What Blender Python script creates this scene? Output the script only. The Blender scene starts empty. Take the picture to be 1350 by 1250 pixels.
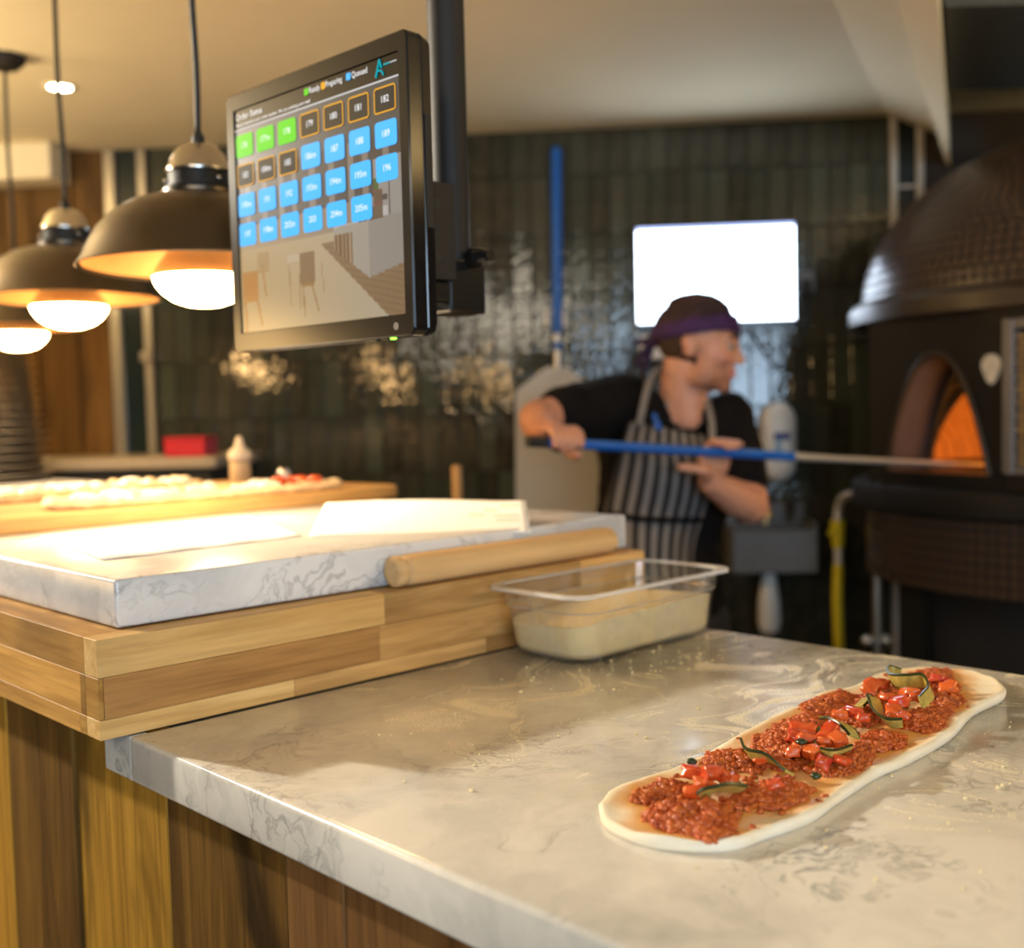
import bpy, bmesh, math, random
from mathutils import Vector, Matrix, noise
PI = math.pi
V = Vector
random.seed(7)
scene = bpy.context.scene
WORK = bpy.data.scenes.new('workbench')      # empty scratch scene for evaluating modifiers and text; removed at the end
COL = scene.collection

# ------------------------------------------------------------------ camera, world, big lights, exposure
cam_d = bpy.data.cameras.new('camera')
cam = bpy.data.objects.new('camera', cam_d)
COL.objects.link(cam)
_r, _u, _f = V((0.715218, -0.698476, -0.024400)), V((0.056014, 0.022487, 0.998177)), V((0.696654, 0.715280, -0.055208))
cam.matrix_world = Matrix(((_r.x, _u.x, -_f.x, 0), (_r.y, _u.y, -_f.y, 0), (_r.z, _u.z, -_f.z, 0), (0, 0, 0, 1)))
cam.location = V((-0.447963, -1.044338, 1.210962))
cam_d.sensor_fit = 'HORIZONTAL'
cam_d.sensor_width = 36
cam_d.lens = 1454.290 * 36 / 1350
cam_d.clip_start = 0.02
cam_d.dof.use_dof = True
cam_d.dof.focus_distance = 1.0
cam_d.dof.aperture_fstop = 3.4
scene.camera = cam

scene.view_settings.view_transform = 'Standard'
scene.view_settings.look = 'None'
scene.view_settings.gamma = 1
scene.view_settings.use_curve_mapping = False
scene.view_settings.exposure = 0.72
scene.cycles.use_denoising = True
scene.cycles.max_bounces = 8
scene.cycles.transparent_max_bounces = 16
scene.cycles.sample_clamp_indirect = 6
scene.cycles.caustics_reflective = False
scene.cycles.caustics_refractive = False

world = bpy.data.worlds.new('world')
scene.world = world
world.use_nodes = True
world.node_tree.nodes['Background'].inputs[0].default_value = (1.0, 0.9, 0.76, 1)
world.node_tree.nodes['Background'].inputs[1].default_value = 0.03


def area_light(name, loc, target, sx, sy, power, color):
    d = bpy.data.lights.new(name, 'AREA')
    d.shape = 'RECTANGLE'
    d.size, d.size_y = sx, sy
    d.energy = power
    d.color = color
    o = bpy.data.objects.new(name, d)
    COL.objects.link(o)
    o.location = loc
    o.rotation_euler = (V(target) - V(loc)).to_track_quat('-Z', 'Z').to_euler()
    return o


# daylight through the shop window behind the camera
area_light('shop_window_daylight', (-2.05, -4.0, 1.38), (-2.05, -3.0, 1.38), 3.0, 1.15, 88, (0.58, 0.78, 1.0))
# unseen warm fill light added behind the camera to lift the worktop
area_light('worktop_fill', (-2.2, -1.6, 2.1), (-0.5, -0.3, 0.4), 1.2, 1.2, 26, (1.0, 0.86, 0.66))
# warm wall lamps of the dining room at the left
area_light('dining_wall_lamps', (-4.1, 5.4, 1.32), (0.29, 0.0, 1.32), 1.7, 0.5, 26, (1.0, 0.62, 0.24))
# ceiling spotlight of the dining side, raking over the pass on to the worktop
sp_d = bpy.data.lights.new('ceiling_spotlight', 'SPOT')
sp_d.energy = 340
sp_d.color = (1.0, 0.90, 0.73)
sp_d.spot_size = math.radians(46)
sp_d.spot_blend = 0.6
sp_d.shadow_soft_size = 0.05
sp_o = bpy.data.objects.new('ceiling_spotlight', sp_d)
COL.objects.link(sp_o)
sp_o.location = (-0.75, 2.6, 2.12)
sp_o.rotation_euler = (V((0.40, -0.50, 0.9)) - V((-0.75, 2.6, 2.12))).to_track_quat('-Z', 'Z').to_euler()
# unseen fill lights added out of view to brighten the ceiling
for k_, (x_, y_, w_) in enumerate(((1.95, -2.2, 44), (-0.45, 2.3, 36))):
    area_light('ceiling_fill', (x_, y_, 1.58), (x_, y_ + 0.01, 2.5), 0.8, 0.8, w_, (1.0, 0.76, 0.43))

FLOOR, CEIL = -0.15, 2.167

# ------------------------------------------------------------------ helpers: objects
def _tag(o, label=None, cat=None, group=None, kind=None):
    if label: o['label'] = label
    if cat: o['category'] = cat
    if group: o['group'] = group
    if kind: o['kind'] = kind
    return o


def empty(name, loc, label, cat, rotz=0.0, group=None, kind=None):
    o = bpy.data.objects.new(name, None)
    COL.objects.link(o)
    o.empty_display_size = 0.05
    o.location = loc
    o.rotation_euler = (0, 0, rotz)
    o.matrix_basis = Matrix.Translation(V(loc)) @ Matrix.Rotation(rotz, 4, 'Z')
    return _tag(o, label, cat, group, kind)


def chain_matrix(o):
    m = o.matrix_basis.copy()
    while o.parent:
        o = o.parent
        m = o.matrix_basis @ m
    return m


def new(name, bm, mats, parent=None, smooth=False, world_space=True, label=None, auto=None):
    """link a bmesh as one mesh object; verts come in world space unless told otherwise"""
    if parent is not None and world_space:
        bm.transform(chain_matrix(parent).inverted())
    me = bpy.data.meshes.new(name)
    bm.normal_update()
    bm.to_mesh(me)
    bm.free()
    if not isinstance(mats, (list, tuple)):
        mats = [mats]
    for m in mats:
        me.materials.append(m)
    if smooth:
        for p in me.polygons:
            p.use_smooth = True
        if auto:
            me.set_sharp_from_angle(angle=math.radians(auto))
    o = bpy.data.objects.new(name, me)
    COL.objects.link(o)
    if parent is not None:
        o.parent = parent
    if label:
        o['label'] = label
    return o


def inst(src, name, parent, loc, rot=None, scale=None):
    o = src.copy()
    o.name = name
    COL.objects.link(o)
    o.parent = parent
    o.location = loc
    if rot: o.rotation_euler = rot
    if scale: o.scale = scale
    return o


# ------------------------------------------------------------------ helpers: shapes
_CUBE_V = [V((x, y, z)) for x in (-0.5, 0.5) for y in (-0.5, 0.5) for z in (-0.5, 0.5)]
_CUBE_F = [(0, 1, 3, 2), (4, 6, 7, 5), (0, 4, 5, 1), (2, 3, 7, 6), (0, 2, 6, 4), (1, 5, 7, 3)]
_ICO = {}


def add_template(bm, vs, fs, mi=0):
    nv = [bm.verts.new(v) for v in vs]
    for f in fs:
        bm.faces.new([nv[k] for k in f]).material_index = mi
    return nv


def box(bm, lo, hi, mi=0, bevel=0.0, seg=1, mat=None):
    lo, hi = V(lo), V(hi)
    c = (lo + hi) / 2
    s = hi - lo
    vs = [V((v.x * s.x, v.y * s.y, v.z * s.z)) + c for v in _CUBE_V]
    fs = _CUBE_F
    if bevel > 0:
        t = bmesh.new()
        add_template(t, vs, fs)
        bmesh.ops.bevel(t, geom=t.edges[:], offset=bevel, segments=seg, affect='EDGES', profile=0.5)
        t.verts.index_update()
        vs = [v.co.copy() for v in t.verts]
        fs = [[v.index for v in f.verts] for f in t.faces]
        t.free()
    if mat is not None:
        vs = [mat @ v for v in vs]
    return add_template(bm, vs, fs, mi)


def frame_from(d):
    d = V(d).normalized()
    a = V((0, 0, 1)) if abs(d.z) < 0.9 else V((1, 0, 0))
    x = d.cross(a).normalized()
    return x, d.cross(x).normalized()


def sweep(bm, pts, radii, seg=10, cap=True, mi=0):
    pts = [V(p) for p in pts]
    if not isinstance(radii, (list, tuple)):
        radii = [radii] * len(pts)
    rings = []
    px = None
    for i, p in enumerate(pts):
        if i == 0: d = pts[1] - p
        elif i == len(pts) - 1: d = p - pts[i - 1]
        else: d = (pts[i + 1] - p).normalized() + (p - pts[i - 1]).normalized()
        d = d.normalized()
        if px is None:
            x, y = frame_from(d)
        else:
            x = (px - d * px.dot(d)).normalized()
            y = d.cross(x)
        px = x
        rings.append([bm.verts.new(p + (x * math.cos(t) + y * math.sin(t)) * radii[i])
                      for t in [2 * PI * k / seg for k in range(seg)]])
    for a, b in zip(rings, rings[1:]):
        for k in range(seg):
            f = bm.faces.new((a[k], a[(k + 1) % seg], b[(k + 1) % seg], b[k]))
            f.material_index = mi
    if cap:
        f = bm.faces.new(list(reversed(rings[0]))); f.material_index = mi
        f = bm.faces.new(rings[-1]); f.material_index = mi
    return rings


def lathe(bm, profile, seg=40, mi=0, origin=(0, 0, 0), mat=None):
    """profile: (r, z) list"""
    o = V(origin)
    rings = []
    for r, z in profile:
        if r < 1e-6:
            rings.append([bm.verts.new(o + V((0, 0, z)))])
        else:
            rings.append([bm.verts.new(o + V((r * math.cos(2 * PI * k / seg), r * math.sin(2 * PI * k / seg), z))) for k in range(seg)])
    for a, b in zip(rings, rings[1:]):
        for k in range(seg):
            k2 = (k + 1) % seg
            if len(a) == 1 and len(b) == 1: continue
            if len(a) == 1: f = bm.faces.new((a[0], b[k2], b[k]))
            elif len(b) == 1: f = bm.faces.new((a[k], a[k2], b[0]))
            else: f = bm.faces.new((a[k], a[k2], b[k2], b[k]))
            f.material_index = mi
    if mat is not None:
        for rg in rings:
            for v in rg: v.co = mat @ v.co


def sphere(bm, c, r, sub=2, scale=(1, 1, 1), mat=None, mi=0):
    if sub not in _ICO:
        t = bmesh.new()
        bmesh.ops.create_icosphere(t, subdivisions=sub, radius=1.0)
        t.verts.index_update()
        _ICO[sub] = ([v.co.copy() for v in t.verts], [[v.index for v in f.verts] for f in t.faces])
        t.free()
    c = V(c)
    vs = []
    for v in _ICO[sub][0]:
        q = V((v.x * r * scale[0], v.y * r * scale[1], v.z * r * scale[2]))
        if mat is not None: q = mat @ q
        vs.append(q + c)
    return add_template(bm, vs, _ICO[sub][1], mi)


def prism(bm, poly, axis_vec, mi=0):
    """closed polygon (3d points, planar) extruded along axis_vec"""
    a = [bm.verts.new(V(p)) for p in poly]
    b = [bm.verts.new(V(p) + V(axis_vec)) for p in poly]
    n = len(a)
    fs = [bm.faces.new(a), bm.faces.new(list(reversed(b)))]
    for i in range(n):
        fs.append(bm.faces.new((a[i], b[i], b[(i + 1) % n], a[(i + 1) % n])))
    for f in fs: f.material_index = mi
    bmesh.ops.recalc_face_normals(bm, faces=fs)
    return fs


def quad(bm, pts, mi=0):
    f = bm.faces.new([bm.verts.new(V(p)) for p in pts])
    f.material_index = mi
    return f


def smooth_path(pts, n=8):
    pts = [V(p) for p in pts]
    P = [pts[0] * 2 - pts[1]] + pts + [pts[-1] * 2 - pts[-2]]
    out = []
    for i in range(1, len(P) - 2):
        for k in range(n):
            t = k / n
            a, b, c, d = P[i - 1], P[i], P[i + 1], P[i + 2]
            out.append(0.5 * ((2 * b) + (c - a) * t + (2 * a - 5 * b + 4 * c - d) * t * t + (3 * b - a - 3 * c + d) * t ** 3))
    out.append(pts[-1])
    return out


def capsule(bm, p0, p1, r0, r1, seg=14):
    p0, p1 = V(p0), V(p1)
    sweep(bm, [p0, p1], [r0, r1], seg)
    sphere(bm, p0, r0, 2)
    sphere(bm, p1, r1, 2)


def remeshed(bm, voxel, smooth_it=6, factor=0.5):
    """union of overlapping solids into one continuous surface"""
    me = bpy.data.meshes.new('tmp')
    bm.to_mesh(me)
    bm.free()
    o = bpy.data.objects.new('tmp', me)
    WORK.collection.objects.link(o)
    m = o.modifiers.new('r', 'REMESH')
    m.mode = 'VOXEL'
    m.voxel_size = voxel
    s = o.modifiers.new('s', 'SMOOTH')
    s.iterations = smooth_it
    s.factor = factor
    with bpy.context.temp_override(scene=WORK, view_layer=WORK.view_layers[0]):
        dg = bpy.context.evaluated_depsgraph_get()
    dg.update()
    me2 = bpy.data.meshes.new_from_object(o.evaluated_get(dg))
    bpy.data.objects.remove(o)
    out = bmesh.new()
    out.from_mesh(me2)
    bpy.data.meshes.remove(me2)
    return out


def text_bm(s, size, align='CENTER'):
    cu = bpy.data.curves.new('txt', 'FONT')
    cu.body = s
    cu.size = size
    cu.align_x = align
    cu.align_y = 'CENTER'
    cu.resolution_u = 2
    o = bpy.data.objects.new('txt', cu)
    WORK.collection.objects.link(o)
    with bpy.context.temp_override(scene=WORK, view_layer=WORK.view_layers[0]):
        dg = bpy.context.evaluated_depsgraph_get()
    dg.update()
    me = bpy.data.meshes.new_from_object(o.evaluated_get(dg))
    bpy.data.objects.remove(o)
    bm = bmesh.new()
    bm.from_mesh(me)
    bpy.data.meshes.remove(me)
    return bm


def merge(dst, src, mat=None, mi=None):
    vm = {}
    for v in src.verts:
        vm[v] = dst.verts.new(mat @ v.co if mat is not None else v.co)
    for f in src.faces:
        try:
            nf = dst.faces.new([vm[v] for v in f.verts])
            nf.material_index = f.material_index if mi is None else mi
        except ValueError:
            pass
    src.free()


# ------------------------------------------------------------------ helpers: materials
class NT:
    def __init__(s, name):
        s.m = bpy.data.materials.new(name)
        s.m.use_nodes = True
        s.t = s.m.node_tree
        s.b = s.t.nodes['Principled BSDF']
        s.out = s.t.nodes['Material Output']

    def n(s, kind, **kw):
        nd = s.t.nodes.new(kind)
        for k, v in kw.items():
            setattr(nd, k, v)
        return nd

    def l(s, a, b):
        s.t.links.new(a, b)

    def coord(s, which='Object', scale=(1, 1, 1), rot=(0, 0, 0)):
        tc = s.n('ShaderNodeTexCoord')
        mp = s.n('ShaderNodeMapping')
        mp.inputs['Scale'].default_value = scale
        mp.inputs['Rotation'].default_value = rot
        s.l(tc.outputs[which], mp.inputs[0])
        return mp.outputs[0]

    def noise(s, vec, scale, detail=4, rough=0.55, dist=0.0):
        nd = s.n('ShaderNodeTexNoise')
        nd.inputs['Scale'].default_value = scale
        nd.inputs['Detail'].default_value = detail
        nd.inputs['Roughness'].default_value = rough
        nd.inputs['Distortion'].default_value = dist
        s.l(vec, nd.inputs['Vector'])
        return nd

    def ramp(s, fac, stops):
        r = s.n('ShaderNodeValToRGB')
        els = r.color_ramp.elements
        while len(els) < len(stops): els.new(0.5)
        for e, (p, c) in zip(els, stops):
            e.position = p
            e.color = (c, c, c, 1) if isinstance(c, (int, float)) else (*c, 1)
        s.l(fac, r.inputs[0])
        return r.outputs[0]

    def mix(s, fac, a, b, mode='MIX'):
        mx = s.n('ShaderNodeMix', data_type='RGBA', blend_type=mode)
        for sock, val in ((mx.inputs[0], fac), (mx.inputs[6], a), (mx.inputs[7], b)):
            if hasattr(val, 'links'): s.l(val, sock)
            elif isinstance(val, (int, float)): sock.default_value = val
            else: sock.default_value = (*val, 1)
        return mx.outputs[2]

    def math(s, op, a, b=None, c=None):
        nd = s.n('ShaderNodeMath', operation=op)
        for i, val in enumerate((a, b, c)):
            if val is None: continue
            if hasattr(val, 'links'): s.l(val, nd.inputs[i])
            else: nd.inputs[i].default_value = val
        return nd.outputs[0]

    def bump(s, h, strength=0.3, dist=0.01):
        b = s.n('ShaderNodeBump')
        b.inputs['Strength'].default_value = strength
        b.inputs['Distance'].default_value = dist
        s.l(h, b.inputs['Height'])
        s.l(b.outputs[0], s.b.inputs['Normal'])

    def set(s, **kw):
        for k, v in kw.items():
            k = {'color': 'Base Color', 'rough': 'Roughness', 'metal': 'Metallic', 'spec': 'Specular IOR Level', 'coat': 'Coat Weight',
                 'coat_rough': 'Coat Roughness', 'ec': 'Emission Color', 'es': 'Emission Strength', 'sss': 'Subsurface Weight'}[k]
            sock = s.b.inputs[k]
            if hasattr(v, 'links'): s.l(v, sock)
            elif isinstance(v, (int, float)): sock.default_value = v
            else: sock.default_value = (*v, 1)
        return s


def plain(name, color, rough=0.5, metal=0.0, var=0.08, nscale=30, bump=0.0, **kw):
    """a colour with a little procedural mottling"""
    t = NT(name)
    v = t.coord()
    nz = t.noise(v, nscale, 3)
    lo = tuple(max(0, c * (1 - var)) for c in color)
    hi = tuple(min(1, c * (1 + var)) for c in color)
    t.set(color=t.ramp(nz.outputs[0], [(0.3, lo), (0.7, hi)]), rough=rough, metal=metal, **kw)
    if bump: t.bump(nz.outputs[0], bump, 0.003)
    return t.m


def emit(name, color, strength, rough=0.12, base=(0.01, 0.01, 0.01)):
    return NT(name).set(color=base, rough=rough, ec=color, es=strength).m


def marble(name, base, cloud, vein, dust=False, rough=0.22):
    t = NT(name)
    v = t.coord()
    warp = t.noise(v, 2.2, 5, 0.6)
    wv = t.n('ShaderNodeVectorMath', operation='MULTIPLY_ADD')
    t.l(warp.outputs[1], wv.inputs[0])
    wv.inputs[1].default_value = (0.5, 0.5, 0.5)
    t.l(v, wv.inputs[2])
    c1 = t.noise(wv.outputs[0], 3.5, 8, 0.62)
    col = t.mix(t.ramp(c1.outputs[0], [(0.40, 0.0), (0.68, 1.0)]), base, cloud)
    for sc, width, amt in ((3.2, 0.010, 0.7), (8.0, 0.018, 0.45), (1.6, 0.006, 0.8)):
        n = t.noise(wv.outputs[0], sc, 7, 0.6, 0.6)
        ridge = t.math('ABSOLUTE', t.math('SUBTRACT', n.outputs[0], 0.5))
        vm = t.ramp(ridge, [(0.0, amt), (width, 0.0)])
        gate = t.noise(v, sc * 0.9 + 1.3, 2)
        vm = t.math('MULTIPLY', vm, t.ramp(gate.outputs[0], [(0.48, 0.0), (0.66, 1.0)]))
        col = t.mix(vm, col, vein)
    spots = t.noise(wv.outputs[0], 16, 6, 0.7, 1.0)
    col = t.mix(t.ramp(spots.outputs[0], [(0.66, 0.0), (0.80, 0.4)]), col, vein)
    rgh = rough
    if dust:
        # semolina spilled and smeared by hand over the working side of the top
        geo = t.n('ShaderNodeNewGeometry')
        sep = t.n('ShaderNodeSeparateXYZ'); t.l(v, sep.inputs[0])
        sw = t.n('ShaderNodeVectorMath', operation='MULTIPLY_ADD')
        big = t.noise(v, 2.6, 2)
        t.l(big.outputs[1], sw.inputs[0]); sw.inputs[1].default_value = (0.9, 0.9, 0.0); t.l(v, sw.inputs[2])
        st = t.n('ShaderNodeMapping'); st.inputs['Scale'].default_value = (2.2, 7.5, 1); st.inputs['Rotation'].default_value = (0, 0, 0.55)
        t.l(sw.outputs[0], st.inputs[0])
        streak = t.noise(st.outputs[0], 2.2, 6, 0.65)
        grain = t.noise(v, 420, 2, 0.7)
        area = t.math('MULTIPLY', t.ramp(sep.outputs[0], [(0.16, 0.0), (0.42, 1.0)]), 1.0)
        patch = t.ramp(streak.outputs[0], [(0.505, 0.0), (0.64, 1.0)])
        patch = t.math('MULTIPLY', patch, area)
        gm = t.ramp(grain.outputs[0], [(0.38, 0.25), (0.58, 1.0)])
        dm = t.math('MULTIPLY', t.math('MULTIPLY', patch, gm), 0.72)
        nz = t.n('ShaderNodeSeparateXYZ'); t.l(geo.outputs['Normal'], nz.inputs[0])
        dm = t.math('MULTIPLY', dm, t.math('GREATER_THAN', nz.outputs[2], 0.7))
        thin = t.noise(v, 260, 3, 0.7)
        film = t.math('MULTIPLY', t.ramp(thin.outputs[0], [(0.60, 0.0), (0.74, 0.35)]), area)
        film = t.math('MULTIPLY', film, t.math('GREATER_THAN', nz.outputs[2], 0.7))
        dm = t.math('MAXIMUM', dm, film)
        col = t.mix(dm, col, (0.86, 0.77, 0.48))
        rg = t.n('ShaderNodeMapRange'); rg.inputs[3].default_value = rough; rg.inputs[4].default_value = 0.85
        t.l(dm, rg.inputs[0])
        rgh = rg.outputs[0]
        h = t.math('MULTIPLY', dm, grain.outputs[0])
        t.bump(h, 0.25, 0.002)
    t.set(color=col, rough=rgh, spec=0.5)
    return t.m


def wood(name, light, dark, axis=0, ring=26, rough=0.58, spread=0.35, knots=0.0, spec=0.22):
    """grain along axis (0 x, 1 y, 2 z); every piece shifted by its own random number"""
    t = NT(name)
    tc = t.n('ShaderNodeTexCoord')
    oi = t.n('ShaderNodeObjectInfo')
    add = t.n('ShaderNodeVectorMath', operation='MULTIPLY_ADD')
    cmb = t.n('ShaderNodeCombineXYZ')
    for i in range(3): t.l(oi.outputs['Random'], cmb.inputs[i])
    t.l(cmb.outputs[0], add.inputs[0]); add.inputs[1].default_value = (9, 17, 31); t.l(tc.outputs['Object'], add.inputs[2])
    mp = t.n('ShaderNodeMapping')
    sc = [ring, ring, ring]; sc[axis] = ring * 0.07
    mp.inputs['Scale'].default_value = sc
    t.l(add.outputs[0], mp.inputs[0])
    g = t.noise(mp.outputs[0], 1.0, 6, 0.6, 1.6)
    mp2 = t.n('ShaderNodeMapping')
    sc2 = [ring * 9] * 3; sc2[axis] = ring * 0.4
    mp2.inputs['Scale'].default_value = sc2
    t.l(add.outputs[0], mp2.inputs[0])
    fine = t.noise(mp2.outputs[0], 1.0, 2)
    col = t.mix(t.ramp(g.outputs[0], [(0.34, 0.0), (0.66, 1.0)]), dark, light)
    col = t.mix(t.ramp(fine.outputs[0], [(0.45, 0.0), (0.7, 0.22 + 0.3 * min(1, knots))]), col, tuple(c * 0.45 for c in dark))
    if knots:
        mp3 = t.n('ShaderNodeMapping')
        sc3 = [7.0] * 3; sc3[axis] = 2.3
        mp3.inputs['Scale'].default_value = sc3
        t.l(add.outputs[0], mp3.inputs[0])
        vo = t.noise(mp3.outputs[0], 1.0, 3, 0.5, 0.8)
        col = t.mix(t.ramp(vo.outputs[0], [(0.55, 0.0), (0.66, knots)]), col, tuple(c * 0.22 for c in dark))
    hsv = t.n('ShaderNodeHueSaturation')
    val = t.n('ShaderNodeMapRange'); val.inputs[3].default_value = 1 - spread; val.inputs[4].default_value = 1 + spread * 0.6
    t.l(oi.outputs['Random'], val.inputs[0]); t.l(val.outputs[0], hsv.inputs['Value']); t.l(col, hsv.inputs['Color'])
    t.set(color=hsv.outputs[0], rough=rough, spec=spec)
    t.bump(g.outputs[0], 0.12, 0.002)
    return t.m


M = {}
M['ceiling'] = plain('ceiling_paint', (0.80, 0.69, 0.47), 0.9, var=0.02, nscale=4)
M['grey_wall'] = plain('grey_green_paint', (0.55, 0.58, 0.50), 0.85, var=0.05, nscale=3)
M['dark'] = plain('dark_plaster', (0.03, 0.03, 0.026), 0.8)
M['floor'] = plain('dark_floor', (0.035, 0.032, 0.03), 0.5)
M['grout'] = plain('dark_grout', (0.02, 0.02, 0.017), 0.8)
M['marble'] = marble('white_marble', (0.72, 0.70, 0.675), (0.40, 0.40, 0.405), (0.16, 0.16, 0.165))
M['marble_dusted'] = marble('marble_dusted_with_semolina', (0.66, 0.635, 0.585), (0.34, 0.335, 0.32), (0.10, 0.10, 0.10), dust=True, rough=0.16)
M['oak_x'] = wood('oak_along_front', (0.70, 0.42, 0.155), (0.43, 0.22, 0.065), 0, ring=22, spread=0.30, knots=0.25)
M['oak_x_light'] = wood('oak_pale', (0.78, 0.52, 0.22), (0.56, 0.32, 0.10), 0, ring=20, spread=0.10, knots=0.15)
M['oak_x_dark'] = wood('oak_brown', (0.52, 0.27, 0.085), (0.33, 0.155, 0.045), 0, ring=26, spread=0.10, knots=0.2)
M['oak_y'] = wood('oak_along_side', (0.60, 0.33, 0.085), (0.36, 0.17, 0.033), 1, ring=22, spread=0.25, knots=0.35)
M['plank'] = wood('reclaimed_plank', (0.58, 0.31, 0.040), (0.30, 0.145, 0.016), 2, ring=14, spread=0.45, knots=0.8, rough=0.5)
M['plank_dark'] = wood('reclaimed_plank_dark', (0.22, 0.11, 0.020), (0.08, 0.036, 0.007), 2, ring=16, spread=0.2, knots=0.9, rough=0.5)
M['plank_red'] = wood('reclaimed_plank_reddish', (0.26, 0.125, 0.040), (0.13, 0.058, 0.017), 2, ring=16, spread=0.2, knots=0.5, rough=0.5)
M['panel_wood'] = wood('brown_wall_board', (0.19, 0.095, 0.022), (0.085, 0.04, 0.009), 2, ring=9, spread=0.35, knots=0.5)
M['board_wood'] = wood('serving_board_wood', (0.66, 0.40, 0.15), (0.45, 0.24, 0.07), 0, ring=14, spread=0.1)
M['pin_wood'] = wood('beech', (0.72, 0.47, 0.22), (0.60, 0.36, 0.15), 0, ring=10, spread=0.08, rough=0.55)
M['black_gloss'] = plain('black_plastic_gloss', (0.012, 0.011, 0.01), 0.18, var=0.02)
M['black_steel'] = plain('black_powder_coat', (0.022, 0.019, 0.017), 0.55, var=0.05, spec=0.25)
M['black_rubber'] = plain('black_rubber', (0.012, 0.012, 0.012), 0.6)
M['chrome'] = plain('chrome', (0.55, 0.53, 0.50), 0.14, 1.0, var=0.02)
M['steel'] = plain('brushed_steel', (0.56, 0.53, 0.48), 0.34, 1.0, var=0.05, nscale=60)
M['pewter'] = plain('antique_pewter', (0.12, 0.10, 0.08), 0.3, 1.0, var=0.07, nscale=8)
M['copper_in'] = plain('copper_lining', (0.85, 0.47, 0.19), 0.42, 0.6, var=0.04)
M['white_plastic'] = plain('white_plastic', (0.72, 0.70, 0.68), 0.35, var=0.02)
M['paper'] = plain('white_paper', (0.85, 0.83, 0.79), 0.8, var=0.02, nscale=12)
M['red'] = plain('red_plastic', (0.55, 0.015, 0.03), 0.4)
M['blue'] = plain('blue_enamel', (0.0, 0.11, 0.48), 0.35)
M['yellow'] = plain('yellow_hose', (0.60, 0.46, 0.0), 0.4)
M['alu'] = plain('matte_aluminium', (0.56, 0.52, 0.46), 0.5, 0.55, var=0.06, nscale=120)
M['teal'] = plain('dark_teal_glass', (0.008, 0.018, 0.020), 0.25, var=0.05)

tt = NT('glazed_tile')
oi = tt.n('ShaderNodeObjectInfo')
tv = tt.coord('Object')
tn = tt.noise(tv, 14, 5, 0.6, 0.5)
tcol = tt.ramp(oi.outputs['Random'], [(0.0, (0.020, 0.022, 0.016)), (0.3, (0.042, 0.042, 0.030)), (0.6, (0.032, 0.040, 0.028)), (0.85, (0.060, 0.062, 0.045)), (1.0, (0.055, 0.075, 0.055))])
tcol = tt.mix(tt.ramp(tn.outputs[0], [(0.35, 0.0), (0.7, 0.55)]), tcol, (0.075, 0.066, 0.045))
tw = tt.noise(tv, 48, 1, 0.4)
tt.set(color=tcol, rough=0.07, spec=0.6)
tt.bump(tw.outputs[0], 0.26, 0.005)
M['tile'] = tt.m

# ------------------------------------------------------------------ the setting
# wall frame: u runs along the tiled back wall to the right, n points into the kitchen
WT, WN, WO = V((0.658483, -0.752736, 0.000000)), V((-0.752736, -0.658483, 0.000000)), V((2.611941, 1.245768, 0.000000))
LR, LF = V((0.715431, -0.698684, 0.000000)), V((0.697718, 0.716373, 0.000000))
WALL_ROT = math.atan2(WT.y, WT.x)


def W(u, z, off=0.0):
    return WO + WT * u + WN * off + V((0, 0, z))


WALLM = Matrix.Translation(WO) @ Matrix(((WT.x, -WN.x, 0, 0), (WT.y, -WN.y, 0, 0), (0, 0, 1, 0), (0, 0, 0, 1)))


def wbox(bm, u0, u1, z0, z1, o0, o1, mi=0, bevel=0.0, seg=1):
    """box in wall coordinates; o = distance out of the wall"""
    return box(bm, (u0, -o1, z0), (u1, -o0, z1), mi, bevel, seg, mat=WALLM)


bm = bmesh.new()
box(bm, (-6.6, -5.2, FLOOR - 0.1), (7.5, 6.5, FLOOR))
_tag(new('floor', bm, M['floor']), kind='structure')
bm = bmesh.new()
box(bm, (-6.6, -5.2, CEIL), (7.5, 6.5, CEIL + 0.1))
_tag(new('ceiling', bm, M['ceiling']), kind='structure')
# far enclosing walls of the restaurant (behind the camera and out to the sides)
M['far_wall'] = plain('dining_room_wall', (0.20, 0.17, 0.13), 0.85)
for nm, lo, hi in (('wall_dining_side', (-6.6, -5.2, FLOOR), (-6.5, 6.5, CEIL)), ('wall_entrance', (-6.5, -5.2, FLOOR), (7.5, -5.1, CEIL)),
                   ('wall_end', (7.4, -5.1, FLOOR), (7.5, 6.5, CEIL)), ('wall_far_left', (-6.5, 6.4, FLOOR), (7.4, 6.5, CEIL))):
    bm = bmesh.new()
    box(bm, lo, hi)
    _tag(new(nm, bm, M['far_wall']), kind='structure')

# tiled back wall
wall = bpy.data.objects.new('wall_back', None)
COL.objects.link(wall)
wall.location = WO
wall.rotation_euler = (0, 0, WALL_ROT)
wall.matrix_basis = Matrix.Translation(WO) @ Matrix.Rotation(WALL_ROT, 4, 'Z')
_tag(wall, kind='structure')
U0, U1 = -1.845, 0.69
bm = bmesh.new()
wbox(bm, -1.95, U1 + 0.09, FLOOR, CEIL, -0.12, -0.008)
new('plaster', bm, M['grout'], wall)
TW, TH, ZT = 0.0665, 0.2, 2.012
bm = bmesh.new()
box(bm, (-TW / 2 + 0.0012, -0.004, -TH / 2 + 0.0012), (TW / 2 - 0.0012, 0.008, TH / 2 - 0.0012), bevel=0.0022)
tile0 = new('tile', bm, M['tile'], wall, world_space=False)
first = True
rest = []
cells = []
ncol = int((U1 - U0) / TW)
for row in range(11):
    zc = ZT + 0.1 - row * TH
    hh = TH
    if zc + TH / 2 > CEIL:
        zc0 = zc - TH / 2
        hh = CEIL - zc0
        zc = (zc0 + CEIL) / 2
    for c in range(ncol):
        cells.append((U0 + (c + 0.5) * (U1 - U0) / ncol, zc, hh, row))
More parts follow.
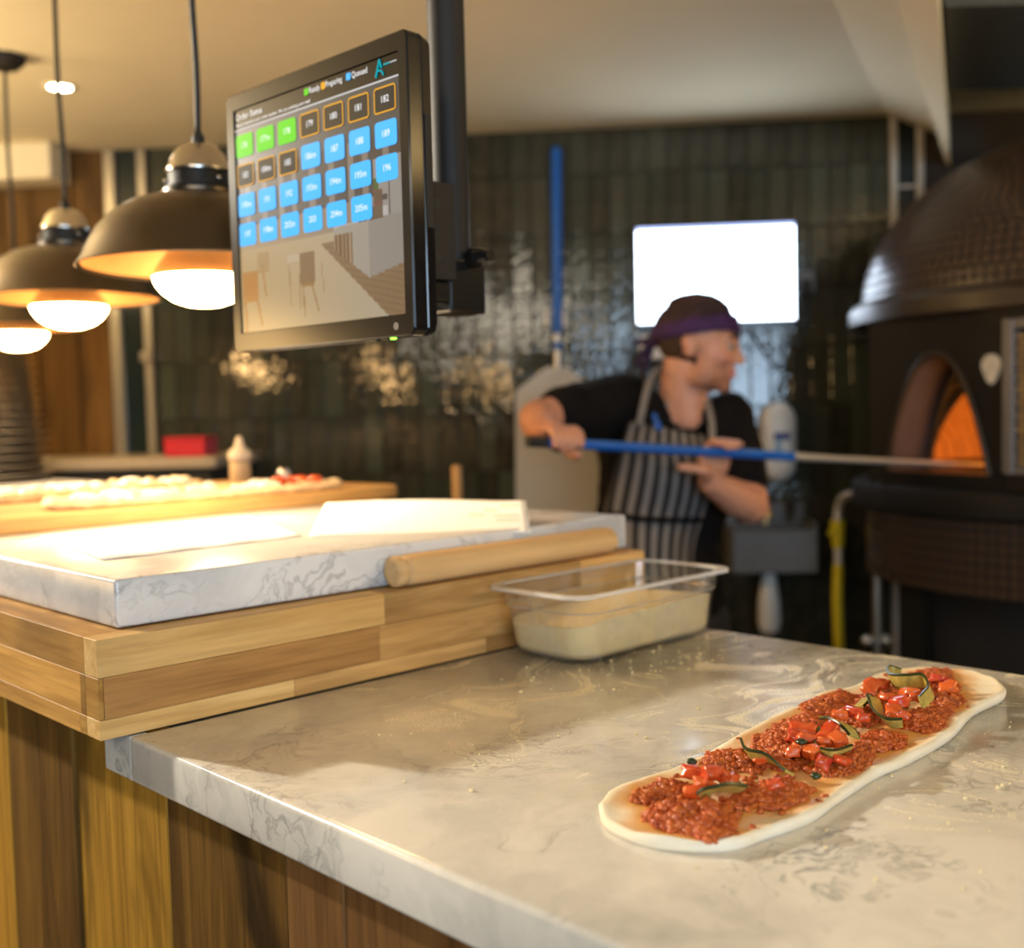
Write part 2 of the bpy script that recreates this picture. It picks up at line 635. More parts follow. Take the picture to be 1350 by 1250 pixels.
shown = [c for c in cells if c[3] <= 6 and not (c[3] <= 2 and c[0] < -0.55 and c[0] > -1.4)]
shown = sorted(shown, key=lambda c: (c[3] > 5, -c[0]))[:298]
sset = set((round(c[0], 4), c[3]) for c in shown)
restbm = bmesh.new()
for u, zc, hh, row in cells:
    rx, rz = random.gauss(0, 0.008), random.gauss(0, 0.011)
    off = random.uniform(-0.0012, 0.0012)
    if (round(u, 4), row) in sset:
        o = tile0 if first else inst(tile0, 'tile', wall, (0, 0, 0))
        first = False
        o.location = (u, off, zc)
        o.rotation_euler = (rx, 0, rz)
        o.scale = (1, 1, hh / TH)
    else:
        mt = WALLM @ Matrix.Translation((u, off, zc)) @ Matrix.Rotation(rx, 4, 'X') @ Matrix.Rotation(rz, 4, 'Z')
        box(restbm, (-TW / 2 + 0.0012, -0.004, -hh / 2 + 0.0012), (TW / 2 - 0.0012, 0.008, hh / 2 - 0.0012), bevel=0.002, mat=mt)
o = new('low_tiles', restbm, M['tile'], wall)
o['kind'] = 'stuff'

# metal trims and dark glazed strips at both ends of the tiled wall
trim_specs = [(-1.985, 0.020, 'chrome'), (-1.868, 0.016, 'chrome'), (0.700, 0.012, 'chrome'), (0.785, 0.012, 'chrome')]
for k, (u, w, mm) in enumerate(trim_specs):
    bm = bmesh.new()
    wbox(bm, u - w, u + w, FLOOR, CEIL - 0.001, -0.01, 0.022, bevel=0.004)
    if k == 1: wbox(bm, u - 0.022, u + 0.022, 1.42, 1.46, 0.02, 0.05, bevel=0.006)
    if k == 3: wbox(bm, 0.70, u, 1.925, 1.935, 0.0, 0.012)
    _tag(new('trim_%d' % (k + 1), bm, M['steel'] if k < 2 else M['alu']), kind='structure')
for k, (a, b) in enumerate(((-1.965, -1.884), (0.712, 0.773))):
    bm = bmesh.new()
    wbox(bm, a, b, FLOOR, CEIL - 0.002, -0.006, 0.004)
    _tag(new('trim_%d' % (k + 5), bm, M['teal']), kind='structure')
bm = bmesh.new()
wbox(bm, 0.797, 1.15, FLOOR, CEIL - 0.001, -0.10, 0.0)
_tag(new('wall_recess', bm, plain('dark_brown_wall', (0.045, 0.032, 0.022), 0.7)), kind='structure')

# boarded wall at the left, with its pale bulkhead
wl = bpy.data.objects.new('wall_left', None)
COL.objects.link(wl)
wl.location = WO
wl.matrix_basis = Matrix.Translation(WO) @ Matrix.Rotation(WALL_ROT, 4, 'Z')
wl.rotation_euler = (0, 0, WALL_ROT)
_tag(wl, kind='structure')
u = -2.006
while u > -4.2:
    w = random.uniform(0.10, 0.17)
    bm = bmesh.new()
    wbox(bm, u - w + 0.002, u - 0.002, FLOOR, CEIL - 0.002, -0.03, 0.012 + random.uniform(-0.003, 0.003), bevel=0.003)
    new('board', bm, M['panel_wood'], wl)
    u -= w
bm = bmesh.new()
wbox(bm, -4.2, -2.125, 2.045, CEIL - 0.001, 0.02, 0.16, bevel=0.004)
_tag(new('trim_7', bm, M['ceiling']), kind='structure')

# sloping soffit at the right and the recess behind the oven
A0, A1 = V((1.4724, 0.1261, 2.1660)), V((3.2013, 0.7856, 2.1660))
B0, B1 = V((1.4522, -0.0533, 2.1000)), V((3.2984, 0.6588, 2.1000))
C0, C1 = V((1.2907, -0.2403, 1.9900)), V((3.4456, 0.6876, 1.9900))
up = lambda p: V((p.x, p.y, CEIL - 0.0005))
bm = bmesh.new()
dA = (A1 - A0).normalized()
rows = []
for a, b, c in ((A0, B0, C0), (A1 + dA * 0.02, B1 + dA * 0.02, C1 + dA * 0.02)):
    rows.append([bm.verts.new(p) for p in (a, b, c, up(c))])
for i in range(3):
    bm.faces.new((rows[0][i], rows[1][i], rows[1][i + 1], rows[0][i + 1]))
bm.faces.new((rows[0][3], rows[1][3], rows[1][0], rows[0][0]))
bm.faces.new(list(reversed(rows[0]))); bm.faces.new(rows[1])
bmesh.ops.recalc_face_normals(bm, faces=bm.faces[:])
_tag(new('trim_8', bm, M['ceiling']), kind='structure')
# plain wall far behind the oven
bm = bmesh.new()
P0 = V((-0.447963, -1.044338, 1.210962)) + LF * 3.95
P0.z = 0
for sgn in (0,):
    a, b = P0 + LR * 1.50, P0 + LR * 4.5
    prism(bm, [(a.x, a.y, FLOOR), (b.x, b.y, FLOOR), (b.x, b.y, CEIL), (a.x, a.y, CEIL)], LF * 0.1)
_tag(new('wall_right', bm, M['grey_wall']), kind='structure')

# ------------------------------------------------------------------ the pass and the worktop
CX1 = 0.8294
# timber-clad base of the counter
base = empty('counter_base', (0.4, 0.5, FLOOR), 'reclaimed timber clad base carrying the marble worktop and oak block', 'counter')
bm = bmesh.new()
box(bm, (0.075, -2.3, FLOOR), (0.80, -0.001, 0.8520))
box(bm, (0.075, -0.001, FLOOR), (0.80, 2.46, 0.8985))
new('core', bm, M['dark'], base)
edges = [-2.3, -2.1, -1.95, -1.74, -1.60, -1.38, -1.2, -1.0, -0.86, -0.66, -0.5, -0.331, -0.245, -0.029, 0.189, 0.39, 0.52, 0.71, 0.83, 1.02, 1.2, 1.33, 1.55, 1.7, 1.9, 2.05, 2.3, 2.46]
tones = {(-0.331): 0.55, (-0.245): 0.62}
for a, b in zip(edges, edges[1:]):
    bm = bmesh.new()
    off = random.uniform(-0.0025, 0.0025)
    top = 0.8525 if b <= 0.02 else 0.8985
    box(bm, (0.05 + off, a + 0.0012, FLOOR + 0.002), (0.0748, b - 0.0012, top), bevel=0.0018)
    kind_ = 'plank_red' if b < -0.2 else 'plank_dark' if a in (-0.245, 0.189, 0.71, 1.2, 1.9) else 'plank'
    new('plank', bm, M[kind_], base)

# lower marble worktop
bm = bmesh.new()
box(bm, (0.0277, -2.3, 0.8532), (CX1, -0.0015, 0.9), bevel=0.005, seg=3)
box(bm, (0.0295, -0.0015, 0.8532), (0.0495, 0.06, 0.899), bevel=0.002)
o = new('marble_worktop', bm, M['marble_dusted'], smooth=True, auto=35)
_tag(o, 'lower grey veined marble worktop dusted with yellow semolina under the topped flatbread', 'worktop')

# oak block: staves
oak = empty('oak_block', (0.42, 0.0, 0.9), 'thick oak stave block standing on the worktop under the white slab', 'worktop')
OX0, OX1, OYB = 0.0, 0.842, 2.46
bm = bmesh.new()
box(bm, (0.03, 0.03, 0.9006), (OX1 - 0.03, OYB, 0.9985))
new('core', bm, M['oak_x'], oak)
zr = [(0.9625, 1.0), (0.9207, 0.9621), (0.9008, 0.9203)]


def stave(lo, hi, mt):
    b = bmesh.new()
    box(b, lo, hi, bevel=0.0004)
    new('stave', b, mt, oak)


lay = [[0.0, 0.352, 0.700, 0.842], [0.0055, 0.343, 0.6, 0.842], [0.0, 0.2225, 0.515, 0.842]]
g = 0.0002
tone = [('oak_x_light', 'oak_x', 'oak_x'), ('oak_x_dark', 'oak_x', 'oak_x_light'), ('oak_x_light', 'oak_x', 'oak_x_dark')]
for (z0, z1), xs, tn_ in zip(zr, lay, tone):
    for a, b, mm in zip(xs, xs[1:], tn_):
        stave((a + g, 0.0, z0), (b - g, 0.0302, z1), M[mm])
lay = [[0.0305, 0.62, 1.15, 1.9, 2.46], [0.0305, 0.042, 0.33, 0.85, 1.5, 2.2, 2.46], [0.0305, 0.046, 0.5, 1.0, 1.6, 2.2, 2.46]]
for (z0, z1), ys in zip(zr, lay):
    for a, b in zip(ys, ys[1:]):
        stave((0.0, a + g, z0), (0.0302, b - g, z1), M['oak_y'])
        stave((OX1 - 0.0302, a + g, z0), (OX1, b - g, z1), M['oak_y'])
stave((0.0002, 0.0004, 0.9208), (0.0053, 0.0300, 0.9620), M['oak_y'])

# white marble slab on the oak
bm = bmesh.new()
box(bm, (0.0403, 0.0416, 1.0002), (0.8528, 2.45, 1.0508), bevel=0.004, seg=3)
_tag(new('marble_slab', bm, M['marble'], smooth=True, auto=35), 'thick white grey-veined marble slab on the oak block', 'worktop')
SL = 1.0508

# ------------------------------------------------------------------ semolina tub
tub = empty('gastronorm_tub', (0.668, -0.088, 0.9), 'clear plastic rectangular tub of semolina on the marble worktop', 'container')


def rrect(cx, cy, hx, hy, r, z, n=6):
    pts = []
    for sx, sy, a0 in ((1, 1, 0), (-1, 1, PI / 2), (-1, -1, PI), (1, -1, 3 * PI / 2)):
        for k in range(n + 1):
            a = a0 + PI / 2 * k / n
            pts.append(V((cx + sx * (hx - r) + r * math.cos(a), cy + sy * (hy - r) + r * math.sin(a), z)))
    return pts


def loft(bm, rings, close_ends=(False, False), mi=0):
    rs = [[bm.verts.new(p) for p in r] for r in rings]
    n = len(rs[0])
    for a, b in zip(rs, rs[1:]):
        for k in range(n):
            f = bm.faces.new((a[k], a[(k + 1) % n], b[(k + 1) % n], b[k])); f.material_index = mi
    if close_ends[0]: bm.faces.new(list(reversed(rs[0]))).material_index = mi
    if close_ends[1]: bm.faces.new(rs[-1]).material_index = mi
    return rs


pc = NT('clear_polycarbonate')
tr = pc.n('ShaderNodeBsdfTransparent'); tr.inputs[0].default_value = (0.95, 0.94, 0.91, 1)
gl = pc.n('ShaderNodeBsdfGlossy'); gl.inputs['Roughness'].default_value = 0.08
df = pc.n('ShaderNodeBsdfDiffuse'); df.inputs[0].default_value = (0.85, 0.82, 0.76, 1)
lw = pc.n('ShaderNodeLayerWeight'); lw.inputs[0].default_value = 0.5
mx = pc.n('ShaderNodeMixShader'); mx2 = pc.n('ShaderNodeMixShader')
sm = pc.noise(pc.coord(), 18, 5, 0.65)
pc.l(pc.ramp(sm.outputs[0], [(0.42, 0.02), (0.75, 0.16)]), mx2.inputs[0])
pc.l(tr.outputs[0], mx2.inputs[1]); pc.l(df.outputs[0], mx2.inputs[2])
pc.l(pc.math('MULTIPLY_ADD', pc.math('POWER', lw.outputs['Facing'], 4.0), 0.45, 0.03), mx.inputs[0]); pc.l(mx2.outputs[0], mx.inputs[1]); pc.l(gl.outputs[0], mx.inputs[2])
pc.l(mx.outputs[0], pc.out.inputs[0])
M['clear'] = pc.m
tx, ty = 0.668, -0.088
bm = bmesh.new()
z = 0.9008
outer = [rrect(tx, ty, 0.128, 0.058, 0.025, z), rrect(tx, ty, 0.136, 0.066, 0.03, z + 0.004), rrect(tx, ty, 0.139, 0.069, 0.032, z + 0.012),
         rrect(tx, ty, 0.145, 0.0745, 0.034, 0.9645), rrect(tx, ty, 0.1475, 0.0765, 0.034, 0.9665), rrect(tx, ty, 0.1495, 0.078, 0.034, 0.988)]
lip = [rrect(tx, ty, 0.152, 0.0795, 0.034, 0.9905), rrect(tx, ty, 0.1625, 0.0845, 0.030, 0.9905), rrect(tx, ty, 0.1635, 0.0852, 0.030, 0.9893), rrect(tx, ty, 0.1635, 0.0852, 0.030, 0.9862)]
t = 0.0022
inner = [rrect(tx, ty, 0.1475, 0.0755, 0.034, 0.9885), rrect(tx, ty, 0.1455, 0.0745, 0.034, 0.967), rrect(tx, ty, 0.143, 0.0725, 0.034, 0.9645),
         rrect(tx, ty, 0.137, 0.067, 0.03, z + 0.012), rrect(tx, ty, 0.126, 0.056, 0.025, z + 0.0025)]
loft(bm, [outer[0], *outer[1:], inner[0], *inner[1:]], (True, True))
new('tub_body', bm, M['clear'], tub, smooth=True, auto=40)
bm = bmesh.new()
loft(bm, [rrect(tx, ty, 0.1478, 0.0758, 0.034, 0.9883), rrect(tx, ty, 0.1497, 0.0782, 0.034, 0.9883), rrect(tx, ty, 0.1622, 0.0843, 0.030, 0.9865), lip[3], lip[2], lip[1], lip[0], rrect(tx, ty, 0.1490, 0.0770, 0.034, 0.9900), rrect(tx, ty, 0.1478, 0.0758, 0.034, 0.9883)])
bmesh.ops.remove_doubles(bm, verts=bm.verts[:], dist=0.00001)
bmesh.ops.recalc_face_normals(bm, faces=bm.faces[:])
rm = NT('whitened_rim')  # white mixed into the clear plastic, standing in for highlights along the lip
tr = rm.n('ShaderNodeBsdfTransparent'); tr.inputs[0].default_value = (0.93, 0.92, 0.90, 1)
mx = rm.n('ShaderNodeMixShader'); mx.inputs[0].default_value = 0.45
rm.set(color=(0.80, 0.78, 0.75), rough=0.15)
rm.l(tr.outputs[0], mx.inputs[1]); rm.l(rm.b.outputs[0], mx.inputs[2]); rm.l(mx.outputs[0], rm.out.inputs[0])
new('tub_rim', bm, rm.m, tub, smooth=True, auto=40, label='rolled rim of the tub, whitened as if catching the light')
bm = bmesh.new()
ring = rrect(tx, ty, 0.1458, 0.0752, 0.034, 0.9652)
sweep(bm, ring + [ring[0], ring[1]], 0.0009, 6)
new('moulded_ledge', bm, plain('ledge_shade', (0.38, 0.34, 0.28), 0.3), tub, smooth=True)

# semolina inside the tub
M['semolina'] = plain('semolina', (0.78, 0.66, 0.39), 0.95, var=0.10, nscale=700, bump=0.4)
bm = bmesh.new()
hz = lambda x, y: min(0.9655, 0.9575 + 0.006 * math.sin((x - tx) * 22 + 1.2) - 0.14 * max(0, tx - 0.09 - x) - 0.05 * (y - ty) + 0.004 * noise.noise(V((x * 22, y * 22, 3))))
low = [rrect(tx, ty, 0.1235, 0.0535, 0.024, z + 0.0032), rrect(tx, ty, 0.132, 0.062, 0.028, z + 0.0075), rrect(tx, ty, 0.1360, 0.0660, 0.03, z + 0.0135)]
rs = [[bm.verts.new(p) for p in r] for r in low]
topr = rrect(tx, ty, 0.1405, 0.0702, 0.032, 0)
rs.append([bm.verts.new((p.x, p.y, hz(p.x, p.y))) for p in topr])
for s in (0.9, 0.75, 0.55, 0.35, 0.15):
    rs.append([bm.verts.new((tx + (p.x - tx) * s, ty + (p.y - ty) * s, hz(tx + (p.x - tx) * s, ty + (p.y - ty) * s) + (1 - s) * 0.004)) for p in topr])
n = len(topr)
for a, b in zip(rs, rs[1:]):
    for k in range(n): bm.faces.new((a[k], a[(k + 1) % n], b[(k + 1) % n], b[k]))
bm.faces.new(list(reversed(rs[0]))); bm.faces.new(rs[-1])
_tag(new('semolina', bm, M['semolina'], smooth=True, auto=50), 'pale yellow semolina heaped inside the clear plastic tub', 'flour', kind='stuff')

# loose crumbs of semolina on the worktop
bm = bmesh.new()
for k in range(260):
    x = random.uniform(0.12, 0.80); y = random.uniform(-0.95, -0.10)
    if k < 80: x, y = tx - 0.06 + random.gauss(0, 0.12), ty - 0.10 + random.gauss(0, 0.04)
    if k > 200: x, y = random.gauss(0.5, 0.16), random.gauss(-0.66, 0.07)
    if x > 0.82 or x < 0.05 or y > -0.01: continue
    r = random.choice((0.0006, 0.0008, 0.001, 0.0014)) * random.uniform(0.8, 1.5)
    sphere(bm, (x, y, 0.9 + r * 0.5), r, 1, (1.2, 1, 0.8))
_tag(new('semolina_crumbs', bm, M['semolina']), 'loose pale crumbs of semolina scattered over the marble worktop', 'flour', kind='stuff')

# ------------------------------------------------------------------ rolling pin
pa, pb = V((0.3815, 0.0195, 1.0)), V((0.785, 0.0195, 1.0))
pin = empty('rolling_pin', (0.58, 0.0195, 1.0), 'pale beech rolling pin lying against the front edge of the marble slab', 'rolling pin')
R0 = 0.0195
prof = [(0.0, 0.0), (0.016, 0.0), (0.0185, 0.002), (0.0192, 0.006), (0.0190, 0.011), (0.0140, 0.0145), (0.0140, 0.0165), (0.0190, 0.0205), (R0, 0.024), (R0, 0.385), (0.0192, 0.388), (0.0185, 0.3895), (0.0192, 0.391), (R0, 0.394), (0.0185, 0.404), (0.0, 0.405)]
bm = bmesh.new()
lathe(bm, prof, 36, mat=Matrix.Translation((0.381, 0.0208, 1.0 + R0 + 0.0002)) @ Matrix.Rotation(PI / 2, 4, 'Y'))
new('barrel', bm, M['pin_wood'], pin, smooth=True, auto=40)
bm = bmesh.new()
lathe(bm, [(0.0, 0.0), (0.0135, 0.0), (0.0135, 0.0006), (0.0, 0.0006)], 24, mat=Matrix.Translation((0.3806, 0.0208, 1.0 + R0 + 0.0002)) @ Matrix.Rotation(PI / 2, 4, 'Y'))
new('end_grain', bm, plain('beech_end_grain', (0.55, 0.36, 0.17), 0.7, var=0.15, nscale=90), pin, label='end-grain face of the pin')

# ------------------------------------------------------------------ paper sheets
def sheet(name, corners, nu, nv, bulge, label, thick=0.0004):
    """bilinear sheet FL, FR, BR, BL with a height function"""
    FL, FR, BR, BL = [V(c) for c in corners]
    b = bmesh.new()
    g_ = []
    for i in range(nu + 1):
        s = i / nu
        row = []
        for j in range(nv + 1):
            q = j / nv
            p = (FL * (1 - s) + FR * s) * (1 - q) + (BL * (1 - s) + BR * s) * q
            p.z += bulge(s, q)
            row.append(b.verts.new(p))
        g_.append(row)
    for i in range(nu):
        for j in range(nv):
            b.faces.new((g_[i][j], g_[i + 1][j], g_[i + 1][j + 1], g_[i][j + 1]))
    bmesh.ops.recalc_face_normals(b, faces=b.faces[:])
    bmesh.ops.solidify(b, geom=b.faces[:], thickness=thick)
    return b


pg = empty('paper_sheet', (0.55, 0.2, SL), 'white printed paper sheet with a curled end hanging over the slab edge', 'paper')
FL, FR, BR, BL = V((0.385, 0.205, SL + 0.0012)), V((0.627, 0.024, 1.0455)), V((0.700, 0.107, 1.0815)), V((0.563, 0.42, SL + 0.020))


def curl(s, q):
    h = 0.004 * math.sin(PI * min(1, s * 1.15)) * (0.3 + 0.7 * q)
    return h + 0.004 * (1 - s) * q


bm = sheet('sheet', (FL, FR, BR, BL), 28, 14, curl, '')
new('sheet', bm, M['paper'], pg, smooth=True)
bm = bmesh.new()


def on_sheet(s, q, lift=0.0009):
    p = (FL * (1 - s) + FR * s) * (1 - q) + (BL * (1 - s) + BR * s) * q
    p.z += curl(s, q) + lift
    return p


for q0, s0, s1, n in ((0.50, 0.72, 0.80, 4), (0.50, 0.84, 0.96, 6), (0.36, 0.85, 0.96, 7), (0.80, 0.88, 0.97, 4), (0.66, 0.80, 0.86, 3)):
    for k in range(n):
        a = s0 + (s1 - s0) * k / n
        b_ = a + (s1 - s0) / n * 0.7
        h = 0.030
        quad(bm, [on_sheet(a, q0), on_sheet(b_, q0), on_sheet(b_, q0 + h), on_sheet(a, q0 + h)])
new('print', bm, plain('orange_print', (0.75, 0.42, 0.20), 0.8), pg, label='faded orange lines of print')

bm = sheet('sheet', (V((0.10, 0.20, SL + 0.0010)), V((0.385, 0.22, SL + 0.0010)), V((0.50, 0.545, SL + 0.0014)), V((0.16, 0.55, SL + 0.0014))), 40, 12,
           lambda s, q: (1 - q) * (0.0007 + 0.0006 * math.sin(s * 21)), '')
_tag(new('greaseproof_paper', bm, M['paper'], smooth=True), 'wavy white greaseproof sheet lying flat on the slab before the board', 'paper')

# ------------------------------------------------------------------ serving board with two long flatbreads
bz = SL + 0.0003
bd = empty('serving_board', (0.45, 0.85, bz), 'long oak serving board with rounded corners under the lamps', 'board')
bm = bmesh.new()
brot = Matrix.Translation((0.475, 0.90, 0)) @ Matrix.Rotation(0.055, 4, 'Z')
def brr(g_, z_): return [brot @ p for p in rrect(0, 0, 0.428 - g_, 0.268 - g_, 0.045, z_)]
loft(bm, [brr(0.003, bz), brr(0, bz + 0.003), brr(0, bz + 0.021), brr(0.003, bz + 0.024)], (True, True))
new('board', bm, M['board_wood'], bd, smooth=True, auto=40)
BT = bz + 0.0243


def bread_bm(axis0, axis1, half_w, th, seed, crust=0.012):
    """long flatbread between two points: outline rings, puffed edge"""
    a, b = V(axis0), V(axis1)
    L = (b - a).length / 2
    ux = (b - a).normalized(); uy = V((-ux.y, ux.x, 0)); c = (a + b) / 2
    N = 72
    out = []
    for k in range(N):
        t_ = 2 * PI * k / N
        ct, st_ = math.cos(t_), math.sin(t_)
        e = 0.62
        x = L * math.copysign(abs(ct) ** e, ct); y = half_w * math.copysign(abs(st_) ** e, st_)
        w = 1 + 0.05 * noise.noise(V((ct * 2 + seed, st_ * 2, seed)))
        out.append((x * w, y * w))
    b_ = bmesh.new()
    rings = []
    for s, h in ((0.96, 0.0), (1.0, th * 0.45), (0.985, th * 0.9), (0.95, th * 1.15), (0.9, th), (0.8, th * 0.75), (0.6, th * 0.7), (0.35, th * 0.7), (0.12, th * 0.7)):
        rg = []
        for x, y in out:
            p = c + ux * (x * s) + uy * (y * s)
            z_ = a.z + h * (1 + (0.35 * noise.noise(V((x * 30 + seed, y * 30, s * 2))) if h > 0 else 0))
            rg.append(V((p.x, p.y, z_)))
        rings.append(rg)
    loft(b_, rings, (True, True))
    return b_, (c, ux, uy, L, half_w)


M['baked_dough'] = plain('baked_dough', (0.76, 0.56, 0.30), 0.7, var=0.25, nscale=40, bump=0.3)
M['cheese'] = plain('melted_cheese', (0.82, 0.74, 0.58), 0.45, var=0.10, nscale=50)
M['tomato'] = None
tm = NT('cooked_tomato')
oi = tm.n('ShaderNodeObjectInfo')
tnz = tm.noise(tm.coord(), 90, 4)
tcol = tm.ramp(oi.outputs['Random'], [(0.0, (0.50, 0.035, 0.010)), (0.4, (0.58, 0.075, 0.014)), (0.75, (0.60, 0.11, 0.02)), (1.0, (0.45, 0.015, 0.02))])
tcol = tm.mix(tm.ramp(tnz.outputs[0], [(0.4, 0.0), (0.75, 0.45)]), tcol, (0.72, 0.20, 0.05))
tm.set(color=tcol, rough=0.22, spec=0.5)
tm.bump(tnz.outputs[0], 0.35, 0.003)
M['tomato'] = tm.m


def lump(bm, c, r, flat=0.6, sub=1, jit=0.25, mi=0):
    vs = sphere(bm, (0, 0, 0), r, sub)
    rot = Matrix.Rotation(random.uniform(0, 6.28), 4, 'Z') @ Matrix.Rotation(random.uniform(-0.4, 0.4), 4, 'X')
    sx, sy = random.uniform(0.8, 1.3), random.uniform(0.8, 1.2)
    sd = random.uniform(0, 99)
    for v in vs:
        k = 1 + jit * noise.noise(v.co * (1.3 / r) + V((sd, sd, sd)))
        q = rot @ V((v.co.x * sx * k, v.co.y * sy * k, v.co.z * flat * k))
        v.co = q + V(c)


for nm, a, b_, hw, seed, lab, reds in (
        ('flatbread', (0.235, 0.725, BT), (0.815, 0.755, BT), 0.080, 1.0, 'long pale cheese flatbread with red tomato at its right end, nearest on the board', True),
        ('flatbread', (0.125, 1.000, BT), (0.680, 1.040, BT), 0.085, 5.0, 'long cheese flatbread at the back of the serving board', False)):
    e = empty(nm, ((a[0] + b_[0]) / 2, (a[1] + b_[1]) / 2, BT), lab, 'flatbread', group='baked flatbreads on the serving board')
    bb, (c, ux, uy, L, hw_) = bread_bm(a, b_, hw, 0.014, seed)
    new('crust', bb, M['baked_dough'], e, smooth=True)
    bm = bmesh.new()
    for k in range(46):
        s, q = random.uniform(-0.86, 0.86), random.uniform(-0.75, 0.75)
        if reds and s > 0.55: continue
        p = c + ux * (s * L) + uy * (q * hw_)
        lump(bm, (p.x, p.y, BT + 0.012 + random.uniform(0, 0.004)), random.uniform(0.010, 0.019), 0.55, 2)
    o = new('melted_cheese', bm, M['cheese'], e, smooth=True); o['kind'] = 'stuff'
    for k in range(9 if reds else 4):
        bm = bmesh.new()
        s, q = (random.uniform(0.6, 0.9), random.uniform(-0.6, 0.6)) if reds else (random.uniform(0.3, 0.9), random.uniform(-0.6, 0.5))
        p = c + ux * (s * L) + uy * (q * hw_)
        lump(bm, (p.x, p.y, BT + 0.018), random.uniform(0.010, 0.015), 0.6, 2)
        new('tomato_piece', bm, M['tomato'] if reds else M['baked_dough'], e, smooth=True)

# ------------------------------------------------------------------ stack of steel pans, bottle and shaker at the far end of the slab
pz = SL + 0.0004
pan0 = None
for k in range(17):
    r = 0.188 - 0.0032 * k
    jx, jy = random.uniform(-0.003, 0.003), random.uniform(-0.003, 0.003)
    ords = ('', 'second', 'third', 'fourth', 'fifth', 'sixth', 'seventh', 'eighth')
    lab = ('%s steel pan from the bottom of the tall stack at the left edge' % ords[k]) if k < 8 else 'middle steel pan of the tall stack at the left edge' if k == 8 else ('%s steel pan from the top of the tall stack at the left edge' % ords[16 - k])
    if k == 0: lab = 'lowest and widest steel pan of the tall stack at the left edge'
    if k == 16: lab = 'topmost steel pan of the tall stack at the left edge'
    if pan0 is None:
        bm = bmesh.new()
        lathe(bm, [(0.0, 0.0), (0.13, 0.0), (0.145, 0.004), (0.158, 0.0185), (0.166, 0.0190), (0.1705, 0.0190), (0.1725, 0.0205), (0.1705, 0.0222), (0.166, 0.0220), (0.1565, 0.0203), (0.143, 0.0058), (0.129, 0.0018), (0.0, 0.0018)], 48)
        pan0 = new('steel_pan', bm, M['steel'], smooth=True, auto=50)
        o = pan0
    else:
        o = pan0.copy(); COL.objects.link(o); o.name = 'steel_pan'
    o.location = (0.655 + jx, 2.24 + jy, pz + k * 0.0238)
    o.scale = (r / 0.172, r / 0.172, 1.05)
    _tag(o, lab, 'pan', 'steel pans in the tall stack')

sb = empty('squeeze_bottle', (0.81, 1.10, SL), 'small cream squeeze bottle with a nozzle standing behind the flatbreads', 'bottle')
M['cream'] = plain('cream_plastic', (0.55, 0.48, 0.36), 0.45)
bm = bmesh.new()
lathe(bm, [(0, 0), (0.021, 0), (0.023, 0.003), (0.023, 0.055), (0.022, 0.066), (0.017, 0.073), (0.0, 0.073)], 28, origin=(0.81, 1.10, SL + 0.0003))
new('bottle_body', bm, plain('tan_plastic', (0.42, 0.32, 0.19), 0.5), sb, smooth=True, auto=40)
bm = bmesh.new()
lathe(bm, [(0.0, 0.0735), (0.0255, 0.0735), (0.0262, 0.078), (0.0255, 0.087), (0.019, 0.096), (0.012, 0.100), (0.009, 0.112), (0.005, 0.124), (0, 0.124)], 28, origin=(0.81, 1.10, SL))
new('nozzle_cap', bm, M['cream'], sb, smooth=True, auto=40)
sk = empty('salt_shaker', (0.812, 0.93, SL), 'tiny pale shaker standing behind the flatbreads right of the squeeze bottle', 'shaker')
bm = bmesh.new()
lathe(bm, [(0, 0), (0.012, 0), (0.013, 0.002), (0.0125, 0.042), (0, 0.042)], 20, origin=(0.812, 0.93, SL + 0.0003))
new('shaker_body', bm, M['white_plastic'], sk, smooth=True, auto=40)
bm = bmesh.new()
lathe(bm, [(0, 0.0425), (0.0132, 0.0425), (0.0132, 0.050), (0.009, 0.056), (0, 0.057)], 20, origin=(0.812, 0.93, SL + 0.0003))
new('shaker_top', bm, M['steel'], sk, smooth=True, auto=40)

# ------------------------------------------------------------------ the topped raw flatbread in front
OUT = [(0.1785, -0.4877, 0.9040), (0.1580, -0.5108, 0.9020), (0.1499, -0.5451, 0.9020), (0.1582, -0.5767, 0.9020), (0.1840, -0.6051, 0.9020), (0.2185, -0.6125, 0.9020), (0.2683, -0.6197, 0.9020), (0.3149, -0.6147, 0.9020), (0.3901, -0.6085, 0.9020), (0.4425, -0.6113, 0.9020), (0.5325, -0.6077, 0.9020), (0.6232, -0.5902, 0.9030), (0.6993, -0.5886, 0.9050), (0.7444, -0.5675, 0.9090), (0.7765, -0.5252, 0.9100), (0.7728, -0.4858, 0.9100), (0.7301, -0.4520, 0.9100), (0.6521, -0.4534, 0.9100), (0.5742, -0.4469, 0.9100), (0.4880, -0.4544, 0.9100), (0.3885, -0.4648, 0.9100), (0.3148, -0.4756, 0.9100), (0.2584, -0.4739, 0.9090), (0.2136, -0.4732, 0.9070)]
OUT = [V((p[0], p[1], 0)) for p in OUT]
OUT = smooth_path(OUT + [OUT[0]], 5)[:-1]
fb = empty('topped_flatbread', (0.45, -0.54, 0.9), 'long raw dough flatbread topped with red mince, tomato and courgette on the marble', 'flatbread')
A_, B_ = V((0.19, -0.565, 0)), V((0.72, -0.515, 0))


def spine(p):
    d = B_ - A_
    t_ = max(0, min(1, (p - A_).dot(d) / d.dot(d)))
    return A_ + d * t_


